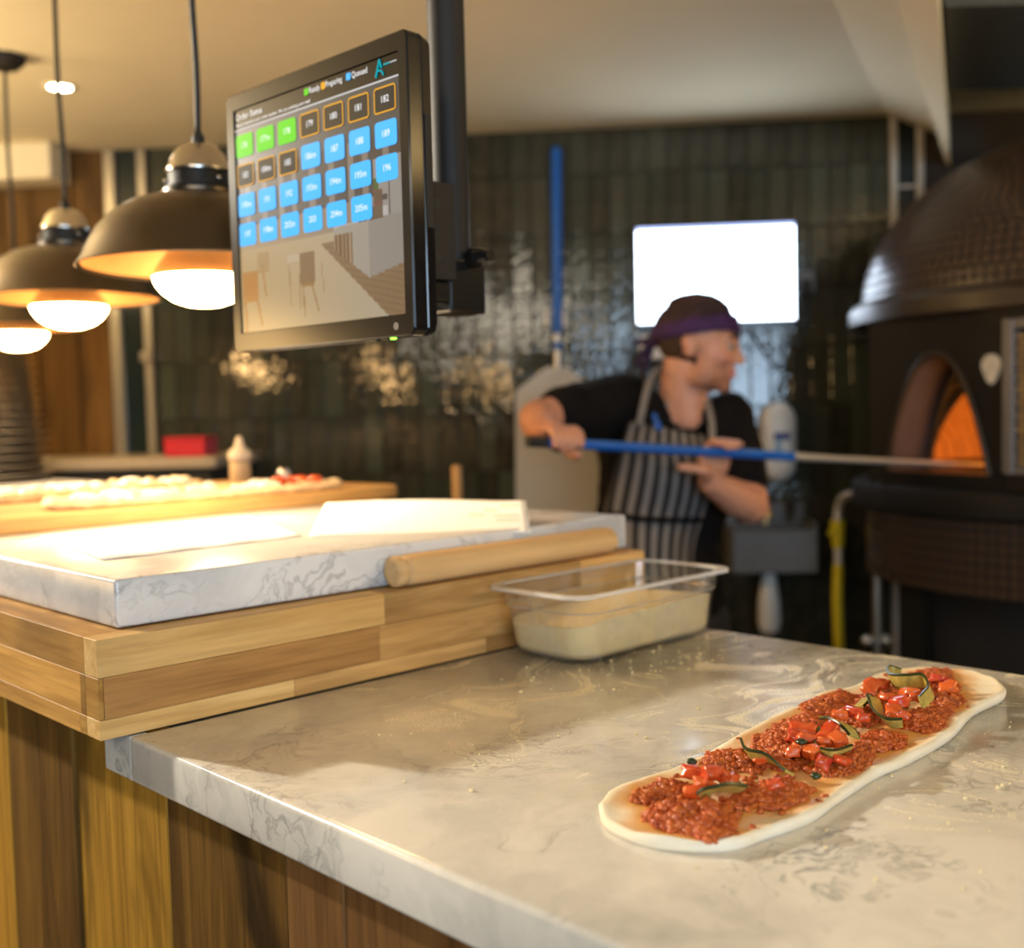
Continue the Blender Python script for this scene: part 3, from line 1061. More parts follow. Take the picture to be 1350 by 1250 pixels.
CL = [  # sauce clumps (outlines on the dough)
    [(0.1830, -0.5313, 0.9140), (0.2076, -0.5248, 0.9140), (0.2210, -0.5399, 0.9140), (0.2279, -0.5525, 0.9140), (0.2335, -0.5734, 0.9140), (0.2016, -0.5952, 0.9140), (0.1769, -0.5976, 0.9140), (0.1743, -0.5714, 0.9140), (0.1715, -0.5462, 0.9140)],
    [(0.2031, -0.5046, 0.9140), (0.2306, -0.4931, 0.9140), (0.2535, -0.4967, 0.9140), (0.2576, -0.5126, 0.9140), (0.2414, -0.5320, 0.9140), (0.2288, -0.5231, 0.9140), (0.2230, -0.5113, 0.9140), (0.2007, -0.5171, 0.9140)],
    [(0.3114, -0.4908, 0.9140), (0.3330, -0.4801, 0.9140), (0.3457, -0.4879, 0.9140), (0.3587, -0.5027, 0.9140), (0.3602, -0.5210, 0.9140), (0.3213, -0.5387, 0.9140), (0.3114, -0.5155, 0.9140), (0.3023, -0.4990, 0.9140)],
    [(0.2659, -0.5596, 0.9140), (0.2925, -0.5575, 0.9140), (0.3179, -0.5694, 0.9140), (0.3162, -0.5896, 0.9140), (0.2887, -0.6007, 0.9140), (0.2630, -0.5967, 0.9140), (0.2516, -0.5741, 0.9140), (0.2328, -0.5629, 0.9140)],
    [(0.4018, -0.4862, 0.9140), (0.4492, -0.4804, 0.9140), (0.4978, -0.4756, 0.9140), (0.4882, -0.5058, 0.9140), (0.4292, -0.5321, 0.9140), (0.3632, -0.5561, 0.9140), (0.3369, -0.5505, 0.9140), (0.3452, -0.5231, 0.9140)],
    [(0.3562, -0.5603, 0.9140), (0.3798, -0.5750, 0.9140), (0.4306, -0.5684, 0.9140), (0.4859, -0.5537, 0.9140), (0.4938, -0.5778, 0.9140), (0.4628, -0.5917, 0.9140), (0.4311, -0.5824, 0.9140), (0.3707, -0.6006, 0.9140), (0.3491, -0.5820, 0.9140)],
    [(0.5081, -0.4661, 0.9140), (0.5445, -0.4547, 0.9140), (0.5820, -0.4610, 0.9140), (0.5914, -0.4817, 0.9140), (0.5462, -0.5020, 0.9140), (0.5096, -0.4936, 0.9140)],
    [(0.5339, -0.4964, 0.9140), (0.5963, -0.4875, 0.9140), (0.6498, -0.4811, 0.9140), (0.6388, -0.5037, 0.9140), (0.5543, -0.5417, 0.9140), (0.4996, -0.5389, 0.9140), (0.4974, -0.5206, 0.9140)],
    [(0.5418, -0.5479, 0.9140), (0.5836, -0.5546, 0.9140), (0.6108, -0.5690, 0.9140), (0.5593, -0.5885, 0.9140), (0.5273, -0.5979, 0.9140), (0.5150, -0.5799, 0.9140), (0.5153, -0.5649, 0.9140)],
    [(0.7007, -0.4774, 0.9140), (0.7366, -0.4866, 0.9140), (0.7583, -0.5012, 0.9140), (0.6905, -0.5399, 0.9140), (0.6304, -0.5742, 0.9140), (0.5977, -0.5711, 0.9140), (0.6295, -0.5409, 0.9140), (0.6463, -0.5125, 0.9140)],
]
CL = [[V((p[0], p[1], 0)) for p in c] for c in CL]


def inside(p, poly):
    r = False
    j = len(poly) - 1
    for i in range(len(poly)):
        a, b = poly[i], poly[j]
        if (a.y > p.y) != (b.y > p.y) and p.x < (b.x - a.x) * (p.y - a.y) / (b.y - a.y) + a.x: r = not r
        j = i
    return r


def edge_dist(p, poly):
    best = 9
    j = len(poly) - 1
    for i in range(len(poly)):
        a, b = poly[j], poly[i]
        d = b - a
        t_ = max(0, min(1, (p - a).dot(d) / max(1e-9, d.dot(d))))
        best = min(best, (p - a - d * t_).length)
        j = i
    return best


def dough_h(p, s):
    """height of the dough's upper surface above the marble"""
    prof = [(1.0, 0.0055), (0.985, 0.0080), (0.95, 0.0095), (0.90, 0.0095), (0.82, 0.0085), (0.7, 0.0078), (0, 0.0075)]
    h = 0.0075
    for (s1, h1), (s0, h0) in zip(prof, prof[1:]):
        if s <= s1 and s >= s0:
            h = h0 + (h1 - h0) * (s - s0) / (s1 - s0)
            break
    edge = max(0, (s - 0.6) / 0.4)
    return h + 0.0036 * edge * noise.noise(p * 20) + 0.0016 * noise.noise(p * 55)


bm = bmesh.new()
cl = bm.verts.layers.float_color.new('stain')
levels = [(0.975, None), (0.992, 0.003), (1.0, 0.0062)] + [(1 - 0.014 * k, 't') for k in range(1, 9)] + [(0.86 - 0.07 * k, 't') for k in range(0, 12)] + [(0.045, 't')]
rings = []
for s, h in levels:
    rg = []
    for p in OUT:
        c = spine(p)
        q = c + (p - c) * s
        z_ = 0.9003 if h is None else (0.9 + h if h != 't' else 0.9 + dough_h(q, s))
        v = bm.verts.new((q.x, q.y, z_))
        st = 0
        if s < 0.93:
            d = min((0 if inside(q, c_) else edge_dist(q, c_)) for c_ in CL)
            wob = 0.010 * noise.noise(q * 38) + 0.006 * noise.noise(q * 90)
            st = max(0, min(1, 1.15 - (d + wob - 0.004) / 0.022))
            if s > 0.88: st *= (0.93 - s) / 0.05
        v[cl] = (st, st, st, 1)
        rg.append(v)
    rings.append(rg)
n = len(OUT)
for a, b in zip(rings, rings[1:]):
    for k in range(n): bm.faces.new((a[k], a[(k + 1) % n], b[(k + 1) % n], b[k]))
bm.faces.new(list(reversed(rings[0]))); bm.faces.new(rings[-1])
dm = NT('raw_dough')
at = dm.n('ShaderNodeAttribute'); at.attribute_name = 'stain'
v = dm.coord()
n1 = dm.noise(v, 22, 5, 0.6)
n2 = dm.noise(v, 240, 3, 0.6)
dcol = dm.mix(dm.ramp(n1.outputs[0], [(0.35, 0.0), (0.7, 1.0)]), (0.74, 0.65, 0.48), (0.80, 0.75, 0.64))
dcol = dm.mix(dm.math('MULTIPLY', at.outputs['Fac'], 0.9), dcol, (0.66, 0.29, 0.03))
rr = dm.n('ShaderNodeMapRange'); rr.inputs[3].default_value = 0.8; rr.inputs[4].default_value = 0.36
dm.l(at.outputs['Fac'], rr.inputs[0])
dm.set(color=dcol, rough=rr.outputs[0], spec=0.3)
dm.b.inputs['Subsurface Radius'].default_value = (0.01, 0.006, 0.003)
dm.bump(dm.math('ADD', n1.outputs[0], dm.math('MULTIPLY', n2.outputs[0], 0.25)), 0.35, 0.004)
new('dough', bm, dm.m, fb, smooth=True)

# minced sauce: hundreds of small moist crumbs, more in the middle of every clump
ms = NT('minced_tomato_sauce')
v = ms.coord()
n1 = ms.noise(v, 110, 4, 0.6)
n3 = ms.noise(v, 34, 3, 0.6)
scol = ms.ramp(n1.outputs[0], [(0.3, (0.24, 0.040, 0.006)), (0.5, (0.42, 0.085, 0.012)), (0.72, (0.56, 0.155, 0.028))])
scol = ms.mix(ms.ramp(n3.outputs[0], [(0.45, 0.0), (0.7, 0.5)]), scol, (0.52, 0.070, 0.010))
ms.set(color=scol, rough=0.40, spec=0.5)
ms.bump(n1.outputs[0], 0.8, 0.003)
M['mince'] = ms.m
bm = bmesh.new()
rnd = random.Random(11)
for poly in CL:
    x0, x1 = min(p.x for p in poly), max(p.x for p in poly)
    y0, y1 = min(p.y for p in poly), max(p.y for p in poly)
    area = 0
    for i in range(len(poly)):
        a, b = poly[i - 1], poly[i]
        area += a.x * b.y - b.x * a.y
    area = abs(area) / 2
    want = int(area * 3.0e5) + 30
    made = tries = 0
    while made < want and tries < want * 12:
        tries += 1
        p = V((rnd.uniform(x0, x1), rnd.uniform(y0, y1), 0))
        p += V((rnd.gauss(0, 0.002), rnd.gauss(0, 0.002), 0))
        if not inside(p, poly):
            if edge_dist(p, poly) > 0.004 or rnd.random() < 0.6: continue
            d = 0.0
        else:
            d = edge_dist(p, poly)
        made += 1
        r = rnd.choice((0.0017, 0.0021, 0.0026, 0.0034)) * rnd.uniform(0.85, 1.2)
        heap = min(0.0095, d * 0.62) * (0.8 + 0.7 * noise.noise(p * 75))
        lump(bm, (p.x, p.y, 0.9085 + max(0, heap) * rnd.uniform(0.45, 1.0)), r, 0.9, 1, 0.7)
for k in range(170):       # stray crumbs between the clumps
    s = rnd.uniform(0.0, 1.0)
    p = A_ + (B_ - A_) * s + V((rnd.gauss(0, 0.01), rnd.gauss(0, 0.032), 0))
    if min((0 if inside(p, c_) else edge_dist(p, c_)) for c_ in CL) > 0.02: continue
    r = rnd.uniform(0.0015, 0.004)
    lump(bm, (p.x, p.y, 0.909), r, 0.7, 1, 0.5)
o = new('minced_sauce', bm, M['mince'], fb, smooth=True)
o['kind'] = 'stuff'

# tomato pieces
TP = [((0.2543, -0.5226, 0.9220), 0.015), ((0.2547, -0.5377, 0.9240), 0.016), ((0.2409, -0.5419, 0.9200), 0.012), ((0.2678, -0.5400, 0.9200), 0.012), ((0.2235, -0.5438, 0.9190), 0.011), ((0.2682, -0.5469, 0.9190), 0.011),
      ((0.3879, -0.5325, 0.9220), 0.013), ((0.4042, -0.5317, 0.9250), 0.015), ((0.3849, -0.5477, 0.9230), 0.014), ((0.3722, -0.5479, 0.9200), 0.013), ((0.4076, -0.5550, 0.9260), 0.016), ((0.3959, -0.5688, 0.9260), 0.014), ((0.3903, -0.5605, 0.9230), 0.012),
      ((0.3660, -0.5631, 0.9200), 0.013), ((0.3580, -0.5492, 0.9190), 0.013), ((0.4780, -0.5259, 0.9220), 0.013), ((0.4913, -0.5310, 0.9230), 0.014), ((0.4823, -0.5466, 0.9220), 0.012), ((0.5961, -0.4961, 0.9210), 0.014), ((0.6106, -0.4986, 0.9210), 0.012),
      ((0.5514, -0.5369, 0.9250), 0.015), ((0.5389, -0.5540, 0.9260), 0.016), ((0.5815, -0.5424, 0.9260), 0.014), ((0.5157, -0.5595, 0.9230), 0.013), ((0.5771, -0.5524, 0.9240), 0.012), ((0.5134, -0.5696, 0.9210), 0.012), ((0.6613, -0.5351, 0.9220), 0.014), ((0.6456, -0.5535, 0.9200), 0.013),
      ((0.2820, -0.5795, 0.9180), 0.012), ((0.3297, -0.5369, 0.9180), 0.011), ((0.3559, -0.5788, 0.9180), 0.012), ((0.3692, -0.5879, 0.9180), 0.012)]
for (p, r) in TP:
    bm = bmesh.new()
    rr_ = bmesh.ops.create_cube(bm, size=1.0)
    bmesh.ops.subdivide_edges(bm, edges=bm.edges[:], cuts=3, use_grid_fill=True)
    sd = rnd.uniform(0, 50)
    rot = Matrix.Rotation(rnd.uniform(0, 6.28), 4, 'Z') @ Matrix.Rotation(rnd.uniform(-0.5, 0.5), 4, 'X') @ Matrix.Rotation(rnd.uniform(-0.4, 0.4), 4, 'Y')
    dims = (rnd.uniform(1.0, 1.6) * r, rnd.uniform(0.8, 1.1) * r, rnd.uniform(0.5, 0.75) * r)
    for v in bm.verts:
        c = v.co.copy()
        c = c.lerp(c.normalized() * 0.62, 0.42)
        c *= 1 + 0.45 * noise.noise(c * 2.1 + V((sd, 0, sd))) + 0.15 * noise.noise(c * 6 + V((0, sd, 0)))
        v.co = rot @ V((c.x * dims[0], c.y * dims[1], c.z * dims[2])) + V(p)
        v.co.z = max(v.co.z, 0.9072)
    new('tomato_piece', bm, M['tomato'], fb, smooth=True)

# courgette ribbons
M['courgette'] = plain('courgette_flesh', (0.44, 0.34, 0.075), 0.35, var=0.25, nscale=150, spec=0.6)
M['courgette_skin'] = plain('courgette_skin', (0.020, 0.034, 0.008), 0.3, var=0.4, nscale=120)


def ribbon(pts, width, lean, label=None, both=True, thick=0.0022, twist=0.0):
    path = smooth_path(pts, 6)
    b = bmesh.new()
    rows_ = []
    m = len(path)
    for i, p in enumerate(path):
        d = (path[min(i + 1, m - 1)] - path[max(i - 1, 0)]).normalized()
        side = d.cross(V((0, 0, 1))).normalized()
        ang = lean + twist * (i / (m - 1) - 0.5)
        wv = (V((0, 0, 1)) * math.cos(ang) + side * math.sin(ang)).normalized()
        nv = d.cross(wv).normalized()
        wloc = width * (0.72 + 0.28 * math.sin(PI * i / (m - 1)))
        ws = [-0.5, -0.38, -0.1, 0.15, 0.38, 0.5]
        top = [p + wv * (w * wloc) + nv * (thick / 2 + 0.0012 * (0.25 - w * w)) for w in ws]
        bot = [p + wv * (w * wloc) - nv * (thick / 2 - 0.0012 * (0.25 - w * w)) for w in reversed(ws)]
        rows_.append([b.verts.new(q) for q in top + bot])
    k_ = len(rows_[0])
    for a, c in zip(rows_, rows_[1:]):
        for k in range(k_):
            f = b.faces.new((a[k], a[(k + 1) % k_], c[(k + 1) % k_], c[k]))
            hi = k in (4, 5, 6)
            lo = k in (0, 10, 11)
            f.material_index = 1 if (hi or (both and lo)) else 0
    b.faces.new(list(reversed(rows_[0]))); b.faces.new(rows_[-1])
    new('courgette_ribbon', b, [M['courgette'], M['courgette_skin']], fb, smooth=True, auto=60, label=label)


ribbon([(0.6630, -0.4943, 0.9210), (0.6578, -0.4849, 0.9230), (0.6175, -0.5069, 0.9250), (0.6093, -0.5273, 0.9290), (0.6147, -0.5416, 0.9310), (0.5979, -0.5572, 0.9260), (0.5657, -0.5624, 0.9220)], 0.017, 0.35, 'curled courgette ribbon with dark green skin', both=False)
ribbon([(0.5194, -0.5221, 0.9200), (0.5390, -0.5252, 0.9270), (0.5096, -0.5467, 0.9220), (0.4957, -0.5636, 0.9180), (0.4990, -0.5767, 0.9190)], 0.015, 0.9, None, both=False, twist=-0.8)
ribbon([(0.4447, -0.5293, 0.9240), (0.4353, -0.5453, 0.9290), (0.4271, -0.5616, 0.9270), (0.4245, -0.5695, 0.9210)], 0.019, 1.15, 'charred courgette slice')
ribbon([(0.3883, -0.5515, 0.9230), (0.3710, -0.5659, 0.9220), (0.3636, -0.5828, 0.9240), (0.3910, -0.5842, 0.9230)], 0.008, 0.5, 'blackened courgette strip')
ribbon([(0.3438, -0.5089, 0.9220), (0.3224, -0.5292, 0.9220), (0.3237, -0.5431, 0.9220), (0.3247, -0.5540, 0.9190), (0.3205, -0.5685, 0.9150)], 0.015, 0.75, None, twist=0.6)
ribbon([(0.2188, -0.5536, 0.9190), (0.2217, -0.5627, 0.9250), (0.2316, -0.5681, 0.9260), (0.2474, -0.5735, 0.9220)], 0.020, 0.95, 'wide pale courgette slice with a dark rim', both=False)
ribbon([(0.4066, -0.5348, 0.9230), (0.4172, -0.5377, 0.9260), (0.3995, -0.5509, 0.9230)], 0.008, 0.4, 'blackened courgette strip')
for p in ((0.3306, -0.5866, 0.9140), (0.2947, -0.4904, 0.9140), (0.3687, -0.5508, 0.9260)):
    bm = bmesh.new()
    lump(bm, p, 0.0045, 0.6, 2, 0.4)
    new('herb_bit', bm, M['courgette_skin'], fb, smooth=True)

# ------------------------------------------------------------------ order screen hanging from the ceiling
# local frame: x to the right across the screen, y into the screen, z up; origin = bottom left of the front face
mo = V((0.2882, 0.2135, 1.2960))
MROT = math.atan2(-0.9992, 0.0386)
mon = empty('order_monitor', mo, 'large black order monitor with green, amber and blue number tiles hanging from the ceiling pole', 'monitor', rotz=MROT)
MW, MH = 0.3466, 0.3205
sx0, sx1, sz0, sz1 = 0.0180, 0.3310, 0.0240, 0.2990


def mnew(name, bm, mats, parent, **kw):
    return new(name, bm, mats, parent, world_space=False, **kw)


def rr2(x0, x1, z0, z1, r, y, n=5):
    pts = []
    for cx, cz, a0 in ((x1 - r, z1 - r, 0), (x0 + r, z1 - r, PI / 2), (x0 + r, z0 + r, PI), (x1 - r, z0 + r, 3 * PI / 2)):
        for k in range(n + 1):
            a = a0 + PI / 2 * k / n
            pts.append(V((cx + r * math.cos(a), y, cz + r * math.sin(a))))
    return pts


bm = bmesh.new()
loft(bm, [rr2(sx0 - 0.0005, sx1 + 0.0005, sz0 - 0.0005, sz1 + 0.0005, 0.001, 0.0035), rr2(sx0 - 0.001, sx1 + 0.001, sz0 - 0.001, sz1 + 0.001, 0.001, 0.0),
          rr2(0.002, MW - 0.002, 0.002, MH - 0.002, 0.007, 0.0), rr2(0, MW, 0, MH, 0.009, 0.002), rr2(0, MW, 0, MH, 0.009, 0.016),
          rr2(0.0012, MW - 0.0012, 0.0012, MH - 0.0012, 0.009, 0.0175), rr2(0.0012, MW - 0.0012, 0.0012, MH - 0.0012, 0.009, 0.0195), rr2(0, MW, 0, MH, 0.009, 0.021),
          rr2(0.002, MW - 0.002, 0.002, MH - 0.002, 0.012, 0.034), rr2(0.05, MW - 0.05, 0.045, MH - 0.045, 0.02, 0.048)], (False, True))
bmesh.ops.recalc_face_normals(bm, faces=bm.faces[:])
BZ = NT('monitor_bezel').set(color=(0.010, 0.008, 0.007), rough=0.15, spec=0.45)
mnew('housing', bm, BZ.m, mon, smooth=True, auto=35)
bm = bmesh.new()
loft(bm, [rr2(0.06, MW - 0.06, 0.06, MH - 0.06, 0.02, 0.044), rr2(0.07, MW - 0.07, 0.07, MH - 0.07, 0.02, 0.062)], (True, True))
bmesh.ops.recalc_face_normals(bm, faces=bm.faces[:])
mnew('back_cover', bm, M['black_steel'], mon, smooth=True, auto=35)
bm = bmesh.new()
box(bm, (MW - 0.0003, 0.022, 0.115), (MW + 0.0012, 0.031, 0.235), bevel=0.0005)
mnew('side_port_cover', bm, M['black_steel'], mon)
bm = bmesh.new()
box(bm, (MW - 0.062, 0.004, -0.0016), (MW - 0.052, 0.010, 0.0008), bevel=0.0006)
box(bm, (MW - 0.085, 0.004, -0.0016), (MW - 0.068, 0.010, 0.0008), bevel=0.0006)
mnew('button', bm, M['black_gloss'], mon)
bm = bmesh.new()
box(bm, (MW - 0.046, 0.004, -0.0016), (MW - 0.041, 0.010, 0.0008), bevel=0.0006)
mnew('power_light', bm, emit('green_led', (0.25, 1.0, 0.05), 3.0), mon, label='small green power light')
bm = bmesh.new()
loft(bm, [[V((MW - 0.030 + 0.0042 * math.cos(a), -0.0004, 0.0115 + 0.0042 * math.sin(a))) for a in [2 * PI * k / 20 for k in range(20)]],
          [V((MW - 0.030 + 0.0042 * math.cos(a), 0.001, 0.0115 + 0.0042 * math.sin(a))) for a in [2 * PI * k / 20 for k in range(20)]]], (True, True))
bmesh.ops.recalc_face_normals(bm, faces=bm.faces[:])
mnew('brand_badge', bm, plain('dark_badge', (0.05, 0.035, 0.02), 0.4), mon)


# the picture the screen shows: a pale kitchen and dining room, as flat colour
def lerp(a, b, t_): return tuple(x + (y - x) * t_ for x, y in zip(a, b))


def picture(x, z):
    """x 0..0.3466 from the left, z measured down from the top of the front face (negative)"""
    hd = random.Random(int(x * 900))
    if z > -0.0445: return (0.0, 0.0, 0.0)
    floor_top = -0.195
    col = lerp((0.20, 0.19, 0.19), (0.07, 0.065, 0.06), min(1, x / 0.25))
    band = math.sin(x * 190) + 0.6 * math.sin(x * 333 + 1)
    if z < -0.10:
        col = lerp(col, (0.28, 0.22, 0.17) if band > 0.4 else (0.055, 0.035, 0.028), 0.6)
    if z < -0.165: col = lerp((0.36, 0.25, 0.13), (0.26, 0.19, 0.13), min(1, x / 0.2))
    if z < floor_top: col = lerp((0.40, 0.27, 0.12), (0.36, 0.30, 0.21), min(1, x / 0.3))
    # timber strip of floor at the right
    if z < -0.205:
        xe = 0.185 + (-0.205 - z) * 1.28
        if x > xe: col = (0.20, 0.125, 0.065)
        if x > xe and math.sin(z * 900 + x * 200) > 0.6: col = (0.17, 0.105, 0.055)
    # back wall with shelves on the right
    if x > 0.283 and -0.19 < z < -0.125:
        col = (0.26, 0.235, 0.21)
        if abs(x - 0.309) < 0.0018: col = (0.07, 0.06, 0.06)
        if -0.172 < z < -0.166 and x < 0.307: col = (0.06, 0.05, 0.05)
        if z < -0.178 and x < 0.306: col = (0.40, 0.38, 0.36)
    # island counter
    if x > 0.210 and z < -0.188:
        top = -0.1915 + (x - 0.21) * 0.03
        zb = -0.215 - (x - 0.21) * 0.60 if x < 0.2717 else -0.2523 + (x - 0.2717) * 0.18
        if z < top and z > zb: col = (0.30, 0.265, 0.215) if x < 0.2717 else (0.235, 0.21, 0.18)
        if x < 0.243 and zb < z < -0.199: col = (0.14, 0.075, 0.03)
        if x < 0.243 and zb < z < -0.199 and math.sin(x * 900) > 0.5: col = (0.28, 0.2, 0.13)
        if top < z < top + 0.003 and x < 0.33: col = (0.36, 0.33, 0.29)
    # basket and flowers on the island
    if 0.279 < x < 0.298 and -0.191 < z < -0.176: col = (0.12, 0.08, 0.05)
    if 0.283 < x < 0.298 and -0.176 < z < -0.160: col = (0.20, 0.05, 0.05) if math.sin(x * 2000 + z * 900) > 0 else (0.06, 0.07, 0.035)
    if 0.284 < x < 0.291 and -0.158 < z < -0.146: col = (0.06, 0.10, 0.02)
    if 0.255 < x < 0.279 and -0.190 < z < -0.176: col = (0.24, 0.2, 0.16) if math.sin(x * 700) > -0.2 else (0.07, 0.05, 0.04)
    # chairs and tables
    if 0.118 < x < 0.165 and -0.2185 < z < -0.211: col = (0.42, 0.33, 0.22)
    def leg(xa, za, xb, zb, w):
        if zb < z < za:
            xx = xa + (xb - xa) * (z - za) / (zb - za)
            return abs(x - xx) < w
        return False
    if 0.143 < x < 0.172 and -0.247 < z < -0.212: col = (0.19, 0.115, 0.055)
    if 0.146 < x < 0.170 and -0.251 < z < -0.247: col = (0.25, 0.13, 0.04)
    if leg(0.148, -0.25, 0.151, -0.286, 0.0016) or leg(0.166, -0.25, 0.178, -0.282, 0.0016) or leg(0.142, -0.235, 0.143, -0.275, 0.0012): col = (0.25, 0.145, 0.06)
    if leg(0.122, -0.222, 0.123, -0.272, 0.0012) or leg(0.185, -0.225, 0.189, -0.262, 0.001): col = (0.29, 0.19, 0.09)
    if 0.022 < x < 0.056 and -0.258 < z < -0.222: col = (0.38, 0.16, 0.03)
    if leg(0.026, -0.258, 0.028, -0.2965, 0.003) or leg(0.052, -0.256, 0.062, -0.290, 0.0025) or leg(0.066, -0.215, 0.072, -0.255, 0.0018): col = (0.33, 0.155, 0.04)
    if 0.056 < x < 0.08 and -0.226 < z < -0.20: col = lerp(col, (0.30, 0.17, 0.06), 0.6)
    return col


NX, NZ = 150, 132
bm = bmesh.new()
cl = bm.loops.layers.float_color.new('picture')
grid = [[bm.verts.new((sx0 + (sx1 - sx0) * i / NX, 0.0021, sz0 + (sz1 - sz0) * j / NZ)) for j in range(NZ + 1)] for i in range(NX + 1)]
for i in range(NX):
    for j in range(NZ):
        f = bm.faces.new((grid[i][j], grid[i + 1][j], grid[i + 1][j + 1], grid[i][j + 1]))
        c = picture(sx0 + (sx1 - sx0) * (i + 0.5) / NX, sz0 + (sz1 - sz0) * (j + 0.5) / NZ - MH)
        for lp in f.loops: lp[cl] = (*c, 1)
ps = NT('screen_picture')
at = ps.n('ShaderNodeAttribute'); at.attribute_name = 'picture'
ps.set(color=(0.004, 0.004, 0.004), rough=0.16, spec=0.5, ec=at.outputs['Color'], es=0.62)
screen = mnew('screen', bm, ps.m, mon)

UI = {'green': emit('ui_green', (0.065, 0.60, 0.0), 0.72), 'blue': emit('ui_blue', (0.045, 0.46, 1.0), 0.72), 'amber': emit('ui_amber', (0.92, 0.42, 0.008), 0.6),
      'white': emit('ui_white', (0.9, 0.9, 0.9), 0.75), 'grey': emit('ui_grey', (0.55, 0.55, 0.56), 0.7), 'black': emit('ui_black', (0.012, 0.012, 0.012), 1.0), 'teal': emit('ui_teal', (0.0, 0.36, 0.42), 0.65)}
XZ = Matrix(((1, 0, 0, 0), (0, 0, -1, 0), (0, 1, 0, 0), (0, 0, 0, 1)))


def put_text(bm, s, x, z, size, mi, align='CENTER', sx=1.0, y=0.0012):
    tb = text_bm(s, size, align)
    merge(bm, tb, Matrix.Translation((x, y, z)) @ Matrix.Diagonal((sx, 1, 1, 1)) @ XZ, mi)


def plate(bm, x0, x1, z0, z1, r, y, mi, hole=None):
    if hole is None:
        f = bm.faces.new([bm.verts.new(p) for p in reversed(rr2(x0, x1, z0, z1, r, y, 4))])
        f.material_index = mi
        f.normal_update()
        if f.normal.y > 0: f.normal_flip()
    else:
        a = [bm.verts.new(p) for p in rr2(x0, x1, z0, z1, r, y, 4)]
        b = [bm.verts.new(p) for p in rr2(x0 + hole, x1 - hole, z0 + hole, z1 - hole, max(r - hole, 0.0008), y, 4)]
        for k in range(len(a)):
            f = bm.faces.new((a[k], b[k], b[(k + 1) % len(a)], a[(k + 1) % len(a)]))
            f.material_index = mi


grid_ = [[('176', 'g'), ('177m', 'g'), ('178', 'g'), ('179', 'a'), ('180', 'a'), ('181', 'a'), ('182', 'a')],
         [('183', 'a'), ('184m', 'a'), ('185', 'a'), ('186m', 'b'), ('187', 'b'), ('188', 'b'), ('189', 'b')],
         [('190m', 'b'), ('191', 'b'), ('192', 'b'), ('193m', 'b'), ('194m', 'b'), ('195m', 'b'), ('196', 'b')],
         [('197', 'b'), ('198m', 'b'), ('202m', 'b'), ('203', 'b'), ('204m', 'b'), ('205m', 'b')]]
for rix, row in enumerate(grid_):
    for cix, (s, k) in enumerate(row):
        x0 = 0.0196 + 0.0449 * cix
        z1 = MH - 0.0520 - 0.0364 * rix
        x1, z0 = x0 + 0.0362, z1 - 0.0278
        bm = bmesh.new()
        if k == 'a':
            plate(bm, x0, x1, z0, z1, 0.004, 0.0014, 2)
            plate(bm, x0, x1, z0, z1, 0.004, 0.0012, 0, hole=0.0016)
            mats = [UI['amber'], UI['white'], UI['black']]
        else:
            plate(bm, x0, x1, z0, z1, 0.004, 0.0014, 0)
            mats = [UI['green'] if k == 'g' else UI['blue'], UI['white']]
        put_text(bm, s, (x0 + x1) / 2, (z0 + z1) / 2, 0.0105, 1, sx=0.92, y=0.0010)
        mnew('order_tile', bm, mats, screen, label=('green' if k == 'g' else 'amber outlined' if k == 'a' else 'blue') + ' tile reading ' + s)
bm = bmesh.new()
box(bm, (0.0180, 0.0012, MH - 0.0462), (0.331, 0.0019, MH - 0.0447), mi=0)
mnew('rule_line', bm, UI['grey'], screen)
bm = bmesh.new()
put_text(bm, 'Order Status', 0.0215, MH - 0.0305, 0.0108, 0, 'LEFT')
put_text(bm, 'Please remember your order number. We are cooking your meal', 0.0212, MH - 0.0400, 0.0058, 0, 'LEFT', sx=1.0)
put_text(bm, 'Ready', 0.1735, MH - 0.0288, 0.0098, 0, 'LEFT', sx=0.86)
put_text(bm, 'Preparing', 0.2050, MH - 0.0288, 0.0098, 0, 'LEFT', sx=0.80)
put_text(bm, 'Queued', 0.2520, MH - 0.0288, 0.0098, 0, 'LEFT', sx=0.86)
mnew('header_text', bm, UI['white'], screen)
for x0, c in ((0.1645, 'green'), (0.1965, 'amber'), (0.2425, 'blue')):
    bm = bmesh.new()
    plate(bm, x0, x0 + 0.0080, MH - 0.0325, MH - 0.0247, 0.0015, 0.0012, 0)
    mnew('legend_swatch', bm, UI[c], screen, label=c + ' legend swatch')
bm = bmesh.new()
pts = [V((0.2935, 0.0012, MH - 0.0405)), V((0.2985, 0.0012, MH - 0.0268)), V((0.3000, 0.0012, MH - 0.0222)), V((0.3015, 0.0012, MH - 0.0268)), V((0.3030, 0.0012, MH - 0.0318))]
sweep(bm, pts, [0.0011, 0.0009, 0.0007, 0.0009, 0.0012], 6)
sweep(bm, [V((0.2965, 0.0012, MH - 0.0345)), V((0.3005, 0.0012, MH - 0.0342)), V((0.3040, 0.0012, MH - 0.0362)), V((0.3062, 0.0012, MH - 0.0402))], [0.0008, 0.0011, 0.0011, 0.0008], 6)
for k in range(5): box(bm, (0.3065 + k * 0.0021, 0.0011, MH - 0.0305), (0.3081 + k * 0.0021, 0.0014, MH - 0.0287), 0)
for k in range(6): box(bm, (0.3172 + k * 0.0019, 0.0011, MH - 0.0302), (0.3185 + k * 0.0019, 0.0014, MH - 0.0289), 1)
mnew('logo', bm, [UI['teal'], UI['grey']], screen)

